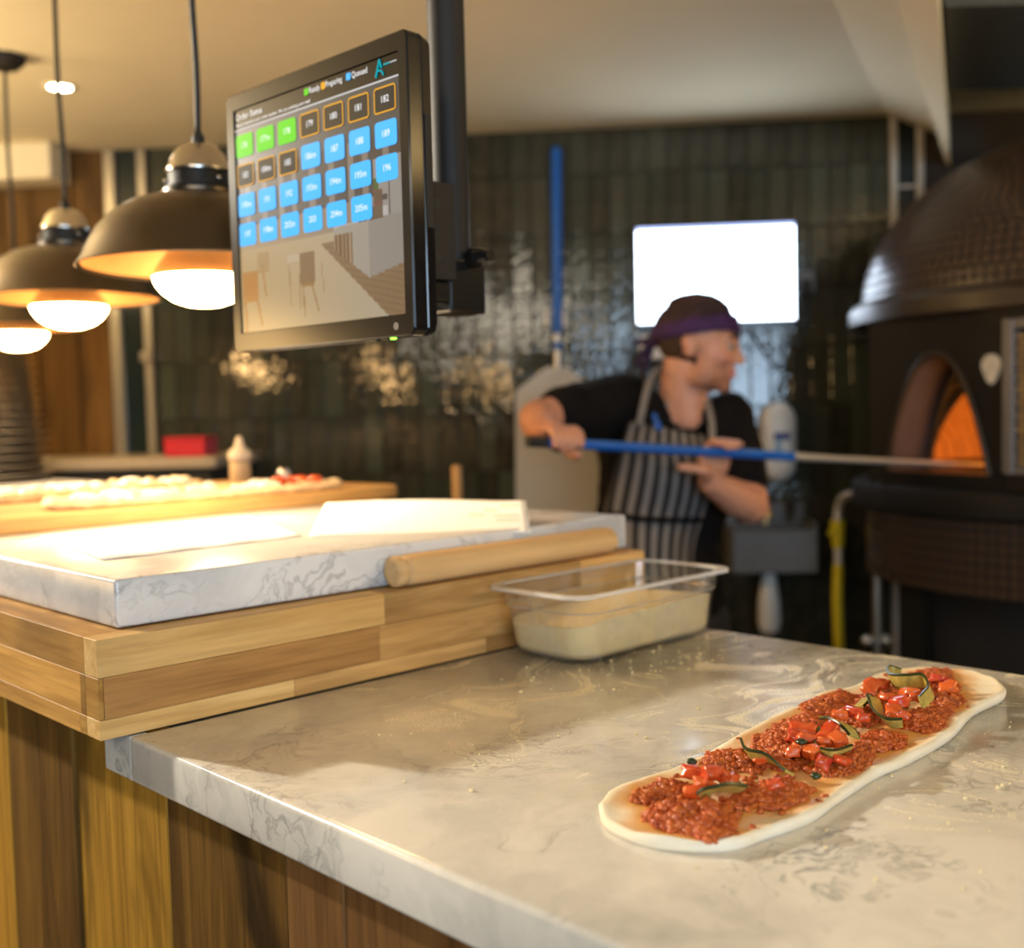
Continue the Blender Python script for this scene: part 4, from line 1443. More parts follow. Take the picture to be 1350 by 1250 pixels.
# ceiling pole and bracket carrying the monitor
mt = empty('ceiling_pole_mount', (0.47, -0.004, CEIL), 'black steel pole with a clamp bracket reaching from the ceiling to the order monitor', 'bracket')
px_, py_ = 0.470, -0.0045
bm = bmesh.new()
sweep(bm, [(px_, py_, CEIL - 0.0004), (px_, py_, 1.36)], 0.0228, 28)
new('pole', bm, M['black_steel'], mt, smooth=True, auto=40)
bm = bmesh.new()
lathe(bm, [(0, 0), (0.075, 0), (0.075, 0.004), (0.03, 0.012), (0.03, 0.03), (0, 0.03)], 32, origin=(px_, py_, CEIL - 0.0305))
new('ceiling_plate', bm, M['black_steel'], mt, smooth=True, auto=40)
# channel plate between pole and monitor back: long face seen from the customers' right
bm = bmesh.new()
box(bm, (0.3925, -0.0400, 1.372), (0.446, -0.0365, 1.487), bevel=0.001)
box(bm, (0.3925, -0.0400, 1.372), (0.3960, 0.045, 1.487), bevel=0.001)
box(bm, (0.3925, 0.0290, 1.372), (0.446, 0.0325, 1.487), bevel=0.001)
new('channel_bracket', bm, M['black_steel'], mt)
for z_, r_ in ((1.461, 0.0055), (1.3985, 0.0055), (1.4745, 0.002), (1.386, 0.002)):
    bm = bmesh.new()
    sweep(bm, [(0.417, -0.0406, z_), (0.417, -0.0396, z_)], r_, 18)
    new('bolt_hole', bm, M['black_rubber'], mt)
bm = bmesh.new()
box(bm, (0.350, -0.055, 1.375), (0.393, 0.075, 1.392), bevel=0.002)
box(bm, (0.350, -0.055, 1.455), (0.393, 0.075, 1.475), bevel=0.002)
box(bm, (0.3460, -0.07, 1.37), (0.3525, 0.09, 1.52), bevel=0.002)
new('mounting_plate', bm, M['black_steel'], mt)
bm = bmesh.new()
box(bm, (0.440, -0.034, 1.335), (0.500, 0.026, 1.400), bevel=0.003)
box(bm, (0.400, -0.036, 1.348), (0.440, -0.010, 1.370), bevel=0.002)
new('clamp_block', bm, M['black_gloss'], mt)
bm = bmesh.new()
lathe(bm, [(0, 0), (0.011, 0), (0.0125, 0.004), (0.011, 0.018), (0.0085, 0.026), (0.007, 0.030), (0.007, 0.036), (0, 0.036)], 20,
      mat=Matrix.Translation((0.474, -0.034, 1.4020)) @ Matrix.Rotation(PI / 2, 4, 'X'))
new('clamp_knob', bm, M['black_gloss'], mt, smooth=True, auto=40)
for (x_, y_) in ((0.37, -0.050), (0.392, -0.052)):
    bm = bmesh.new()
    sweep(bm, smooth_path([(x_, y_, 1.385), (x_ - 0.004, y_ - 0.003, 1.36), (x_ + 0.004, y_ + 0.006, 1.342), (x_ + 0.01, y_ + 0.02, 1.350), (x_ + 0.02, y_ + 0.03, 1.38)], 6), 0.0028, 8)
    new('cable', bm, M['black_rubber'], mt, smooth=True)
bm = bmesh.new()
sweep(bm, [(0.372, -0.052, 1.508), (0.390, -0.052, 1.508)], 0.006, 12)
new('cable_clip', bm, M['chrome'], mt, smooth=True, auto=40)
bm = bmesh.new()
sweep(bm, smooth_path([(0.385, -0.048, 1.54), (0.388, -0.046, 1.51), (0.389, -0.046, 1.48)], 6), 0.003, 8)
sweep(bm, smooth_path([(0.350, -0.04, 1.57), (0.375, -0.046, 1.565), (0.386, -0.048, 1.54)], 6), 0.003, 8)
new('power_cable', bm, M['black_rubber'], mt, smooth=True)

# ------------------------------------------------------------------ pendant heat lamps over the pass
BULB = emit('bulb_glow', (1.0, 0.58, 0.22), 40, base=(0.8, 0.8, 0.8))


def pendant(loc, label):
    e = empty('pendant_lamp', loc, label, 'lamp', group='pewter dome pendants over the pass')
    LS = 1.125
    def pn(name, bm, m, **kw):
        for v in bm.verts: v.co = V((v.co.x * LS, v.co.y * LS, v.co.z * (LS if name not in ('cord', 'ceiling_rose') else 1)))
        return new(name, bm, m, e, world_space=False, **kw)
    bm = bmesh.new()
    lathe(bm, [(0.1555, 0.0035), (0.1600, 0.0), (0.1615, 0.0015), (0.1600, 0.004), (0.155, 0.010), (0.147, 0.028), (0.134, 0.050), (0.115, 0.070), (0.092, 0.084), (0.070, 0.091), (0.056, 0.093), (0.050, 0.096), (0.050, 0.1005), (0.0, 0.1005)], 64)
    pn('shade', bm, M['pewter'], smooth=True, auto=60)
    bm = bmesh.new()
    lathe(bm, [(0.1550, 0.0037), (0.152, 0.011), (0.144, 0.028), (0.131, 0.049), (0.112, 0.068), (0.090, 0.081), (0.068, 0.088), (0.0, 0.089)], 64)
    pn('inner_lining', bm, M['copper_in'], smooth=True, label='glowing copper coloured inside of the shade')
    bm = bmesh.new()
    lathe(bm, [(0.0, 0.1007), (0.044, 0.1007), (0.046, 0.103), (0.046, 0.106), (0.041, 0.108), (0.041, 0.120), (0.0415, 0.1245), (0.0, 0.1245)], 40)
    pn('collar', bm, M['black_steel'], smooth=True, auto=40)
    for k in range(3):
        bm = bmesh.new()
        a = 2 * PI * k / 3 + 0.6
        sphere(bm, (0.0435 * math.cos(a), 0.0435 * math.sin(a), 0.114), 0.004, 1)
        pn('collar_screw', bm, M['chrome'], smooth=True)
    bm = bmesh.new()
    lathe(bm, [(0.0, 0.125), (0.043, 0.125), (0.044, 0.128), (0.0425, 0.131), (0.040, 0.1355), (0.034, 0.150), (0.025, 0.160), (0.013, 0.1645), (0.0, 0.1645)], 40)
    pn('cap', bm, M['chrome'], smooth=True, auto=60)
    bm = bmesh.new()
    lathe(bm, [(0.0, 0.165), (0.0085, 0.165), (0.0085, 0.174), (0.005, 0.180), (0.0, 0.180)], 16)
    pn('cord_grip', bm, M['black_rubber'], smooth=True, auto=40)
    bm = bmesh.new()
    top = CEIL - loc[2] - 0.02
    sweep(bm, smooth_path([(0, 0, 0.179 * LS), (0.002, 0.001, 0.30), (-0.001, 0.002, 0.45), (0, 0, top)], 8), 0.0042, 10)
    pn('cord', bm, M['black_rubber'], smooth=True)
    bm = bmesh.new()
    lathe(bm, [(0, top - 0.012), (0.03, top - 0.012), (0.045, top + 0.004), (0.046, top + 0.0196), (0, top + 0.0196)], 28)
    pn('ceiling_rose', bm, M['black_steel'], smooth=True, auto=40)
    bm = bmesh.new()
    lathe(bm, [(0.0, 0.086), (0.022, 0.086), (0.022, 0.055), (0.034, 0.040), (0.055, 0.010), (0.065, -0.006), (0.0665, -0.012)], 48)
    pn('bulb_reflector', bm, M['chrome'], smooth=True)
    bm = bmesh.new()
    lathe(bm, [(0.066, -0.0125), (0.063, -0.022), (0.054, -0.034), (0.040, -0.044), (0.022, -0.050), (0.0, -0.052)], 48)
    bmesh.ops.recalc_face_normals(bm, faces=bm.faces[:])
    pn('bulb', bm, BULB, smooth=True, label='bright white reflector bulb')
    d = bpy.data.lights.new('lamp_beam', 'SPOT')
    d.energy = 6
    d.color = (1.0, 0.85, 0.62)
    d.spot_size = math.radians(140)
    d.spot_blend = 1.0
    d.shadow_soft_size = 0.045
    o = bpy.data.objects.new('lamp_beam', d)
    COL.objects.link(o)
    o.parent = e
    o.location = (0, 0, -0.098)


pendant(V((0.3971, 0.4809, 1.4404)), 'pewter dome pendant lamp nearest the monitor')
pendant(V((0.4961, 1.2111, 1.4632)), 'middle pewter dome pendant lamp of the row over the pass')
pendant(V((0.6639, 1.9467, 1.4648)), 'farthest pewter dome pendant lamp, cut by the left edge')

# recessed ceiling spot
dl = V((0.8772, 2.1164, 2.1655))
e = empty('ceiling_downlight', dl, 'small bright recessed downlight in the cream ceiling', 'light')
bm = bmesh.new()
lathe(bm, [(0.030, -0.001), (0.040, -0.005), (0.045, -0.003), (0.046, 0.0012)], 32, origin=dl)
new('rim', bm, M['ceiling'], e, smooth=True)
bm = bmesh.new()
lathe(bm, [(0.0, -0.0012), (0.0305, -0.0012)], 32, origin=dl)
new('lens', bm, emit('downlight_glow', (1.0, 0.88, 0.66), 30), e)

# ------------------------------------------------------------------ things on the tiled wall
ta, tb_ = (-0.1545, 1.8196), (0.3670, 1.5012)
tv = empty('wall_screen', W((ta[0] + tb_[0]) / 2, (ta[1] + tb_[1]) / 2, 0.0), 'bright white lit screen on the tiled wall behind the chef', 'screen', rotz=WALL_ROT)
bm = bmesh.new()
wbox(bm, ta[0] - 0.006, tb_[0] + 0.006, tb_[1] - 0.028, ta[1] + 0.006, 0.022, 0.050, bevel=0.004, seg=2)
new('casing', bm, M['black_gloss'], tv)
bm = bmesh.new()
wbox(bm, ta[0], tb_[0], tb_[1], ta[1], 0.0495, 0.0512)
new('lit_panel', bm, emit('screen_white', (0.72, 0.84, 1.0), 5.5), tv)
bm = bmesh.new()
wbox(bm, ta[0], tb_[0], ta[1] - 0.012, ta[1], 0.0511, 0.0516)
new('title_bar', bm, emit('screen_bar', (0.42, 0.52, 0.95), 1.5), tv)
bm = bmesh.new()
uc = (ta[0] + tb_[0]) / 2
wbox(bm, uc - 0.06, uc + 0.06, tb_[1] + 0.05, ta[1] - 0.05, 0.0042, 0.0225, bevel=0.002)
new('wall_bracket', bm, M['black_steel'], tv)

# hanging pizza peel with blue handle
h0, h1 = (-0.4166, 2.0900), (-0.4267, 1.4012)
pl = empty('hanging_peel', W(h1[0], h1[1], 0.03), 'perforated aluminium pizza peel with a blue handle hanging on the tiled wall', 'peel', rotz=WALL_ROT)
bm = bmesh.new()
sweep(bm, [W(h0[0], h0[1], 0.035), W(h1[0], (-0.4249, 1.4790)[1], 0.035)], 0.0185, 16)
sweep(bm, [W(h0[0], h0[1] + 0.012, 0.035), W(h0[0], h0[1], 0.035)], [0.012, 0.0187], 16)
new('handle', bm, M['blue'], pl, smooth=True, auto=40)
bm = bmesh.new()
sweep(bm, [W(h1[0], (-0.4250, 1.4764)[1], 0.035), W(h1[0], (-0.4276, 1.3571)[1], 0.033)], 0.013, 14)
new('ferrule', bm, M['steel'], pl, smooth=True, auto=40)
bm = bmesh.new()
sweep(bm, [W(h1[0], (-0.4256, 1.4479)[1], 0.035), W(h1[0], (-0.4262, 1.4220)[1], 0.035)], 0.0165, 14)
new('blue_band', bm, M['blue'], pl, smooth=True, auto=40)
bl = [(-0.4640, 1.3659), (-0.3936, 1.3639), (-0.3373, 1.3156), (-0.3175, 1.2683), (-0.3055, 1.0854), (-0.2867, 0.9855), (-0.2899, 0.8227), (-0.5607, 0.8271), (-0.5833, 0.8752), (-0.5760, 1.2854)]
bm = bmesh.new()
prism(bm, [W(q[0], q[1], 0.024) for q in bl], WN * 0.003)
ap = NT('perforated_aluminium')
pv = ap.coord('Object')
wv = ap.n('ShaderNodeTexVoronoi'); wv.inputs['Scale'].default_value = 95; wv.inputs['Randomness'].default_value = 0.0
ap.l(pv, wv.inputs['Vector'])
ap.set(color=ap.mix(ap.ramp(wv.outputs['Distance'], [(0.28, 1.0), (0.36, 0.0)]), (0.50, 0.47, 0.42), (0.30, 0.27, 0.23)), rough=0.5, metal=0.35)
new('blade', bm, ap.m, pl)
bm = bmesh.new()
for q in ((729, 497), (743, 497), (736, 492)):
    c = (-0.4281, 1.3362)
    sphere(bm, W(c[0] + (q[0] - 736) * 0.0026, c[1] - (q[1] - 495) * 0.0026, 0.028), 0.006, 1, (1, 1, 1))
new('rivets', bm, M['steel'], pl, smooth=True)
ck = (-0.4290, 1.5309)
hk = empty('wall_clip', W(ck[0], ck[1], 0), 'white plastic tool clip gripping the blue handle of the hanging peel', 'hook', rotz=WALL_ROT)
bm = bmesh.new()
wbox(bm, ck[0] - 0.040, ck[0] + 0.036, ck[1] - 0.030, ck[1] + 0.034, 0.0042, 0.0145, bevel=0.004)
new('back_plate', bm, M['white_plastic'], hk)
for s in (-1, 1):
    bm = bmesh.new()
    wbox(bm, ck[0] + s * 0.0275 - 0.006, ck[0] + s * 0.0275 + 0.006, ck[1] - 0.036, ck[1] + 0.022, 0.0145, 0.058, bevel=0.004)
    new('jaw', bm, M['white_plastic'], hk)

# small pale box on the wall behind the chef's head, and the plug right of the screen
a, b = (-0.1481, 1.4578), (-0.0543, 1.3804)
t_ = empty('wall_box', W((a[0] + b[0]) / 2, b[1], 0), 'small pale box fixed to the tiles behind the nape of the chef', 'box', rotz=WALL_ROT)
bm = bmesh.new()
wbox(bm, a[0], b[0], b[1], a[1], 0.0042, 0.05, bevel=0.006, seg=2)
new('box_body', bm, M['white_plastic'], t_)
bm = bmesh.new()
wbox(bm, a[0] - 0.003, b[0] + 0.003, a[1] - 0.008, a[1] + 0.004, 0.0042, 0.054, bevel=0.003)
new('box_lid', bm, M['white_plastic'], t_)
a, b = (0.3787, 1.6633), (0.4407, 1.5852)
t_ = empty('wall_socket', W((a[0] + b[0]) / 2, b[1], 0), 'grey wall socket with a black plug right of the lit screen', 'socket', rotz=WALL_ROT)
bm = bmesh.new()
wbox(bm, a[0], b[0], b[1], a[1], 0.0042, 0.014, bevel=0.003)
new('face_plate', bm, plain('grey_socket', (0.17, 0.165, 0.18), 0.4), t_)
bm = bmesh.new()
um = (a[0] + b[0]) / 2
wbox(bm, um - 0.017, um + 0.016, b[1] - 0.004, b[1] + 0.045, 0.0142, 0.045, bevel=0.005)
new('plug', bm, M['black_rubber'], t_)
bm = bmesh.new()
sweep(bm, smooth_path([W(um, b[1], 0.03), W(um - 0.01, b[1] - 0.12, 0.015), W(um - 0.08, b[1] - 0.25, 0.012), W(um - 0.16, b[1] - 0.16, 0.02), W(um - 0.2, b[1] - 0.06, 0.03)], 6), 0.004, 8)
new('plug_lead', bm, M['black_rubber'], t_, smooth=True)

# soap dispenser
a, b = (0.2502, 1.2280), (0.3666, 0.9571)
um, hw = (a[0] + b[0]) / 2, (b[0] - a[0]) / 2
sd_ = empty('soap_dispenser', W(um, b[1], 0), 'long rounded white soap dispenser with a blue label above the hand basin', 'dispenser', rotz=WALL_ROT)
bm = bmesh.new()
H_ = a[1] - b[1]


def pill(hw_, y0, y1, off, n=10):
    pts = []
    for k in range(n + 1): t_ = PI * k / n; pts.append(W(um + hw_ * math.cos(t_), y1 - hw_ * 1.15 + hw_ * 1.15 * math.sin(t_), off))
    for k in range(n + 1): t_ = PI + PI * k / n; pts.append(W(um + hw_ * 0.96 * math.cos(t_), y0 + hw_ * 1.0 + hw_ * 1.0 * math.sin(t_), off))
    return pts


loft(bm, [pill(hw, b[1], a[1], 0.0042), pill(hw, b[1], a[1], 0.05), pill(hw * 0.94, b[1] + 0.004, a[1] - 0.004, 0.075), pill(hw * 0.78, b[1] + 0.014, a[1] - 0.014, 0.092), pill(hw * 0.4, b[1] + 0.04, a[1] - 0.04, 0.098)], (True, True))
bmesh.ops.recalc_face_normals(bm, faces=bm.faces[:])
new('dispenser_body', bm, M['white_plastic'], sd_, smooth=True, auto=60)
l0, l1 = (0.2845, 1.1241), (0.3396, 1.0455)
for nm, (za, zb), (ua, ub), m_ in (('label_band', (l0[1] - 0.022, l0[1]), (l0[0], l1[0]), plain('navy_label', (0.03, 0.035, 0.22), 0.5)),
                                   ('label_panel', (l1[1], l0[1] - 0.022), (l0[0] + 0.004, l1[0] - 0.002), plain('pale_blue_label', (0.24, 0.40, 0.58), 0.5)),
                                   ('label_droplet', (l1[1] + 0.004, l0[1] - 0.026), (l0[0] + 0.026, l1[0] - 0.006), M['white_plastic'])):
    bm = bmesh.new()
    wbox(bm, ua, ub, za, zb, 0.0895, 0.0995 + (0.0006 if nm == 'label_droplet' else 0), bevel=0.0002)
    new(nm, bm, m_, sd_)

# hand basin
a, b = (0.1271, 0.8158), (0.3961, 0.6774)
hb = empty('hand_basin', W((a[0] + b[0]) / 2, b[1], 0), 'small steel wall hand basin with two taps under the soap dispenser', 'sink', rotz=WALL_ROT)
u0, u1, z0, z1 = a[0], b[0], b[1], a[1]
bm = bmesh.new()
wbox(bm, u0, u1, z0, z1, 0.236, 0.246, bevel=0.003)
wbox(bm, u0, u0 + 0.006, z0, z1, 0.0045, 0.236)
wbox(bm, u1 - 0.006, u1, z0, z1 + 0.02, 0.0045, 0.236)
wbox(bm, u0 + 0.006, u1 - 0.006, z0, z0 + 0.006, 0.0045, 0.236)
wbox(bm, u0, u1, z1 - 0.012, z1, 0.0045, 0.07)
wbox(bm, u0, u1, z1, z1 + 0.07, 0.0045, 0.012)
new('bowl', bm, plain('dull_steel', (0.14, 0.13, 0.125), 0.55, 0.4, var=0.08), hb)
for u in (u0 + 0.055, u1 - 0.05):
    bm = bmesh.new()
    sweep(bm, [W(u, z1 + 0.0003, 0.045), W(u, z1 + 0.03, 0.045)], 0.011, 14)
    sweep(bm, [W(u, z1 + 0.03, 0.045), W(u, z1 + 0.085, 0.047)], [0.013, 0.016], 14)
    new('tap', bm, M['chrome'], hb, smooth=True, auto=40)
bm = bmesh.new()
um = (u0 + u1) / 2
sweep(bm, smooth_path([W(um, z1 + 0.0003, 0.045), W(um, z1 + 0.05, 0.045), W(um, z1 + 0.068, 0.075), W(um, z1 + 0.052, 0.12), W(um, z1 + 0.03, 0.13)], 6), 0.010, 12)
new('spout', bm, plain('brass', (0.62, 0.46, 0.22), 0.3, 0.9), hb, smooth=True, auto=40)
bm = bmesh.new()
d0 = (0.2760, 0.6588); d1 = (0.2738, 0.4658)
sweep(bm, [W(um - 0.002, z0 - 0.0005, 0.12), W(um - 0.002, z0 - 0.03, 0.12), W(um - 0.002, d1[1] + 0.10, 0.12), W(um - 0.002, d1[1] + 0.03, 0.12), W(um - 0.002, d1[1], 0.12)], [0.017, 0.024, 0.036, 0.038, 0.030], 20)
new('drain_trap', bm, M['white_plastic'], hb, smooth=True, auto=50)

# back counter at the left with red box
sh = empty('back_counter', W(-2.0, FLOOR, 0.3), 'pale topped back counter along the boarded wall at the left', 'counter', rotz=WALL_ROT)
q0, q1 = (-1.9591, 1.1117), (-1.4754, 1.0639)
bm = bmesh.new()
wbox(bm, -2.75, q1[0], q1[1], q1[1] + 0.034, 0.03, 0.49, bevel=0.006, seg=2)
new('counter_top', bm, plain('cream_worktop', (0.42, 0.36, 0.27), 0.5), sh)
bm = bmesh.new()
wbox(bm, -2.75, q1[0] - 0.03, FLOOR + 0.001, q1[1] - 0.0003, 0.03, 0.46)
new('cupboard', bm, M['dark'], sh)
c0, c1 = (-1.6640, 1.1506), (-1.5331, 1.0998)
rb_ = empty('red_box', W((c0[0] + c1[0]) / 2, q1[1] + 0.034, 0.36), 'bright red box standing on the pale back counter', 'box', rotz=WALL_ROT)
zt = q1[1] + 0.0343
bm = bmesh.new()
wbox(bm, c0[0], c1[0], zt, zt + 0.05, 0.30, 0.42, bevel=0.003)
new('box_body', bm, M['red'], rb_)
bm = bmesh.new()
wbox(bm, c0[0] - 0.002, c1[0] + 0.002, zt + 0.0502, zt + 0.062, 0.298, 0.422, bevel=0.003)
new('box_lid', bm, M['red'], rb_)

# wooden pole standing behind the slab
wp_ = V((1.3704, 1.0196, 1.0852))
e = empty('broom', (wp_.x, wp_.y, FLOOR), 'upright wooden broom handle showing just above the far slab edge', 'broom')
bm = bmesh.new()
sweep(bm, [(wp_.x, wp_.y, FLOOR + 0.09), (wp_.x, wp_.y, wp_.z - 0.006), (wp_.x, wp_.y, wp_.z)], [0.0125, 0.0125, 0.008], 14)
new('handle', bm, plain('broom_handle_wood', (0.50, 0.27, 0.09), 0.5, var=0.15), e, smooth=True, auto=40)
bm = bmesh.new()
box(bm, (wp_.x - 0.13, wp_.y - 0.02, FLOOR + 0.05), (wp_.x + 0.13, wp_.y + 0.02, FLOOR + 0.09), bevel=0.006)
new('head_block', bm, M['panel_wood'], e)
bm = bmesh.new()
for i in range(26):
    for j in range(3):
        x_, y_ = wp_.x - 0.12 + i * 0.0096, wp_.y - 0.012 + j * 0.012
        sweep(bm, [(x_, y_, FLOOR + 0.051), (x_ + random.uniform(-0.006, 0.006), y_ + random.uniform(-0.008, 0.008), FLOOR + 0.001)], 0.002, 4)
o = new('bristles', bm, M['black_rubber'], e); o['kind'] = 'stuff'

# ------------------------------------------------------------------ pizza oven
OC = V((-0.447963, -1.044338, 1.210962)) + LR * 1.61 + LF * 3.03
AX = math.radians(62.9)
ax = LR * math.sin(AX) + LF * math.cos(AX)         # into the oven
tx_ = LR * math.cos(AX) - LF * math.sin(AX)        # along the front, to the right
ov = empty('pizza_oven', (OC.x, OC.y, FLOOR), 'big dark domed pizza oven clad in small brown mosaic tiles', 'oven')
M['oven_black'] = plain('oven_black_steel', (0.011, 0.009, 0.0075), 0.55, var=0.1, spec=0.25)
M['oven_brown'] = plain('oven_brown_lacquer', (0.036, 0.022, 0.014), 0.34, var=0.08)
mo_t = NT('brown_mosaic')
oi = mo_t.n('ShaderNodeObjectInfo')
nz_ = mo_t.noise(mo_t.coord(), 40, 2)
mo_t.set(color=mo_t.mix(mo_t.ramp(nz_.outputs[0], [(0.3, 0.0), (0.7, 1.0)]), (0.060, 0.036, 0.023), (0.090, 0.055, 0.035)), rough=0.25, spec=0.5)
M['mosaic'] = mo_t.m
M['mosaic_joint'] = plain('black_joint', (0.008, 0.007, 0.006), 0.8)
OM = Matrix.Translation((OC.x, OC.y, 0)) @ Matrix(((tx_.x, ax.x, 0, 0), (tx_.y, ax.y, 0, 0), (0, 0, 1, 0), (0, 0, 0, 1)))   # local: x along front, y into oven, z world
RD = 0.615
Z_RING0, Z_RING1 = 1.425, 1.492
# dome
DH = 0.455
bm = bmesh.new()
prof = [(RD * math.cos(t_), Z_RING1 - 0.01 + DH * math.sin(t_)) for t_ in [PI / 2 * k / 16 for k in range(17)]]
prof[-1] = (0.0, prof[-1][1])
lathe(bm, prof, 72, origin=(OC.x, OC.y, 0))
new('dome_shell', bm, M['mosaic_joint'], ov, smooth=True)
bm = bmesh.new()
lathe(bm, [(0.0, Z_RING0), (0.64, Z_RING0), (0.652, Z_RING0 + 0.006), (0.652, Z_RING1 - 0.022), (0.640, Z_RING1 - 0.006), (0.628, Z_RING1), (0.0, Z_RING1)], 96, origin=(OC.x, OC.y, 0))
new('rim_ring', bm, M['oven_brown'], ov, smooth=True, auto=35)
# drum, with a gap cut where the mouth is: built as an open arc
bm = bmesh.new()
arc = []
for k in range(61):
    t_ = math.radians(-90 + 32) + (2 * PI - math.radians(64)) * k / 60
    arc.append(t_)
lo_ = [bm.verts.new(OM @ V((0.595 * math.cos(t_), 0.595 * math.sin(t_), 0.985))) for t_ in arc]
hi_ = [bm.verts.new(OM @ V((0.595 * math.cos(t_), 0.595 * math.sin(t_), Z_RING0 - 0.0005))) for t_ in arc]
for k in range(60): bm.faces.new((lo_[k], lo_[k + 1], hi_[k + 1], hi_[k]))
bmesh.ops.solidify(bm, geom=bm.faces[:], thickness=0.02)
bmesh.ops.recalc_face_normals(bm, faces=bm.faces[:])
new('drum', bm, M['oven_black'], ov, smooth=True, auto=40)


def arch(hw_, z_base, z_top, n=24, pw=1.75):
    pts = []
    for k in range(n + 1):
        s = -1 + 2 * k / n
        c = math.copysign(abs(math.sin(s * PI / 2)) ** 1.0, s)
        pts.append((hw_ * c, z_base + (z_top - z_base) * (1 - abs(c) ** 2.3)))
    return pts


FX0, FX1, FZ0, FZ1 = -0.225, 0.47, 1.00, Z_RING0 - 0.001
YF = -0.62
mouth = arch(0.155, 1.035, 1.325)
bm = bmesh.new()


def outer_pt(x, z_):
    # matching point on the facade's outline, straight out from the arch's middle
    cx_, cz_ = 0.0, 1.1
    dx, dz = x - cx_, z_ - cz_
    s = 99
    if dx > 1e-6: s = min(s, (0.198 - cx_) / dx)
    if dx < -1e-6: s = min(s, (FX0 - cx_) / dx)
    if dz > 1e-6: s = min(s, (FZ1 - cz_) / dz)
    if dz < -1e-6: s = min(s, (1.035 - cz_) / dz)
    return cx_ + dx * s, cz_ + dz * s


inn = [bm.verts.new(OM @ V((x, YF, z_))) for x, z_ in mouth]
outp = [bm.verts.new(OM @ V((*[q for q in (outer_pt(x, z_)[0],)], YF, outer_pt(x, z_)[1]))) for x, z_ in mouth]
for k in range(len(mouth) - 1): bm.faces.new((inn[k], inn[k + 1], outp[k + 1], outp[k]))
box(bm, (FX0, YF, FZ0), (0.198, YF + 0.006, 1.035), mat=OM)
box(bm, (FX0, YF, 1.036), (FX0 + 0.006, -0.45, FZ1), mat=OM)
for (cx_, cz_) in ((FX0, FZ1), (0.198, FZ1)):
    near = min(range(len(mouth)), key=lambda k: (outer_pt(*mouth[k])[0] - cx_) ** 2 + (outer_pt(*mouth[k])[1] - cz_) ** 2)
    for k in (near - 1, near):
        if 0 <= k < len(mouth) - 1:
            a, b = outer_pt(*mouth[k]), outer_pt(*mouth[k + 1])
            if abs(a[0] - b[0]) > 1e-4 and abs(a[1] - b[1]) > 1e-4:
                quad(bm, [OM @ V((a[0], YF, a[1])), OM @ V((b[0], YF, b[1])), OM @ V((cx_, YF, cz_))])
bmesh.ops.recalc_face_normals(bm, faces=bm.faces[:])
new('front_plate', bm, M['oven_black'], ov)
# raised arch trim
bm = bmesh.new()
sweep(bm, [OM @ V((x * 1.04, YF - 0.004, z_ + 0.006)) for x, z_ in arch(0.155, 1.03, 1.325, 40)], 0.007, 8)
new('arch_trim', bm, M['oven_brown'], ov, smooth=True)
# tunnel through the oven's front and the inner mouth
inner_m = arch(0.138, 1.035, 1.305)
M['tunnel'] = plain('sooty_firebrick', (0.10, 0.068, 0.056), 0.6, var=0.2, nscale=14)
bm = bmesh.new()
ra = [bm.verts.new(OM @ V((x, YF + 0.001, z_))) for x, z_ in mouth]
rb2 = [bm.verts.new(OM @ V((x * 0.97, -0.50, z_ * 1.0))) for x, z_ in mouth]
for k in range(len(mouth) - 1): bm.faces.new((ra[k], rb2[k], rb2[k + 1], ra[k + 1]))
bm.faces.new((ra[0], ra[-1], rb2[-1], rb2[0]))
new('mouth_tunnel', bm, M['tunnel'], ov, smooth=True, auto=50)
bm = bmesh.new()
ra = [bm.verts.new(OM @ V((x * 1.1, -0.501, 1.02 + (z_ - 1.035) * 1.08 + 0.01))) for x, z_ in mouth]
rb2 = [bm.verts.new(OM @ V((x, -0.501, z_))) for x, z_ in inner_m]
rc = [bm.verts.new(OM @ V((x, -0.488, z_))) for x, z_ in inner_m]
for k in range(len(mouth) - 1):
    bm.faces.new((ra[k], rb2[k], rb2[k + 1], ra[k + 1]))
    bm.faces.new((rb2[k], rc[k], rc[k + 1], rb2[k + 1]))
new('inner_arch', bm, plain('soot_black_brick', (0.03, 0.02, 0.015), 0.7, var=0.2), ov, smooth=True, auto=50)
# glowing chamber
bm = bmesh.new()
for i in range(13):
    pass
prof = [(0.47, 1.034)] + [(0.47 * math.cos(t_), 1.036 + 0.33 * math.sin(t_)) for t_ in [PI / 2 * k / 10 for k in range(11)]]
prof[-1] = (0.0, prof[-1][1])
rings = []
seg = 48
angs = [math.radians(-90 + 17) + (2 * PI - math.radians(34)) * k / seg for k in range(seg + 1)]
rows_ = [[bm.verts.new(OM @ V((r * math.cos(a), r * math.sin(a) - 0.03, z_))) for a in angs] for r, z_ in prof]
for a, b in zip(rows_, rows_[1:]):
    for k in range(seg):
        try: bm.faces.new((a[k], b[k], b[k + 1], a[k + 1]))
        except ValueError: pass
bmesh.ops.remove_doubles(bm, verts=bm.verts[:], dist=0.0005)
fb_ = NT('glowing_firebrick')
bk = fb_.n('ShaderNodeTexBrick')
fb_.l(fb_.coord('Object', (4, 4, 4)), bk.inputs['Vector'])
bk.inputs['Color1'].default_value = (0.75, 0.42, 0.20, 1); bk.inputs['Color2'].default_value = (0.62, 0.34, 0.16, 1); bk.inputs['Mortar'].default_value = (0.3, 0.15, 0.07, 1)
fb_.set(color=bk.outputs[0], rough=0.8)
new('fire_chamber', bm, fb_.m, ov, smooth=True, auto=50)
bm = bmesh.new()
box(bm, (-0.165, YF + 0.002, 1.012), (0.165, -0.30, 1.0345), mat=OM)
box(bm, (-0.33, -0.2999, 1.012), (0.33, 0.33, 1.0345), mat=OM)
new('hearth_floor', bm, M['tunnel'], ov)
fl_d = bpy.data.lights.new('fire_glow', 'POINT')
fl_d.energy = 4.5
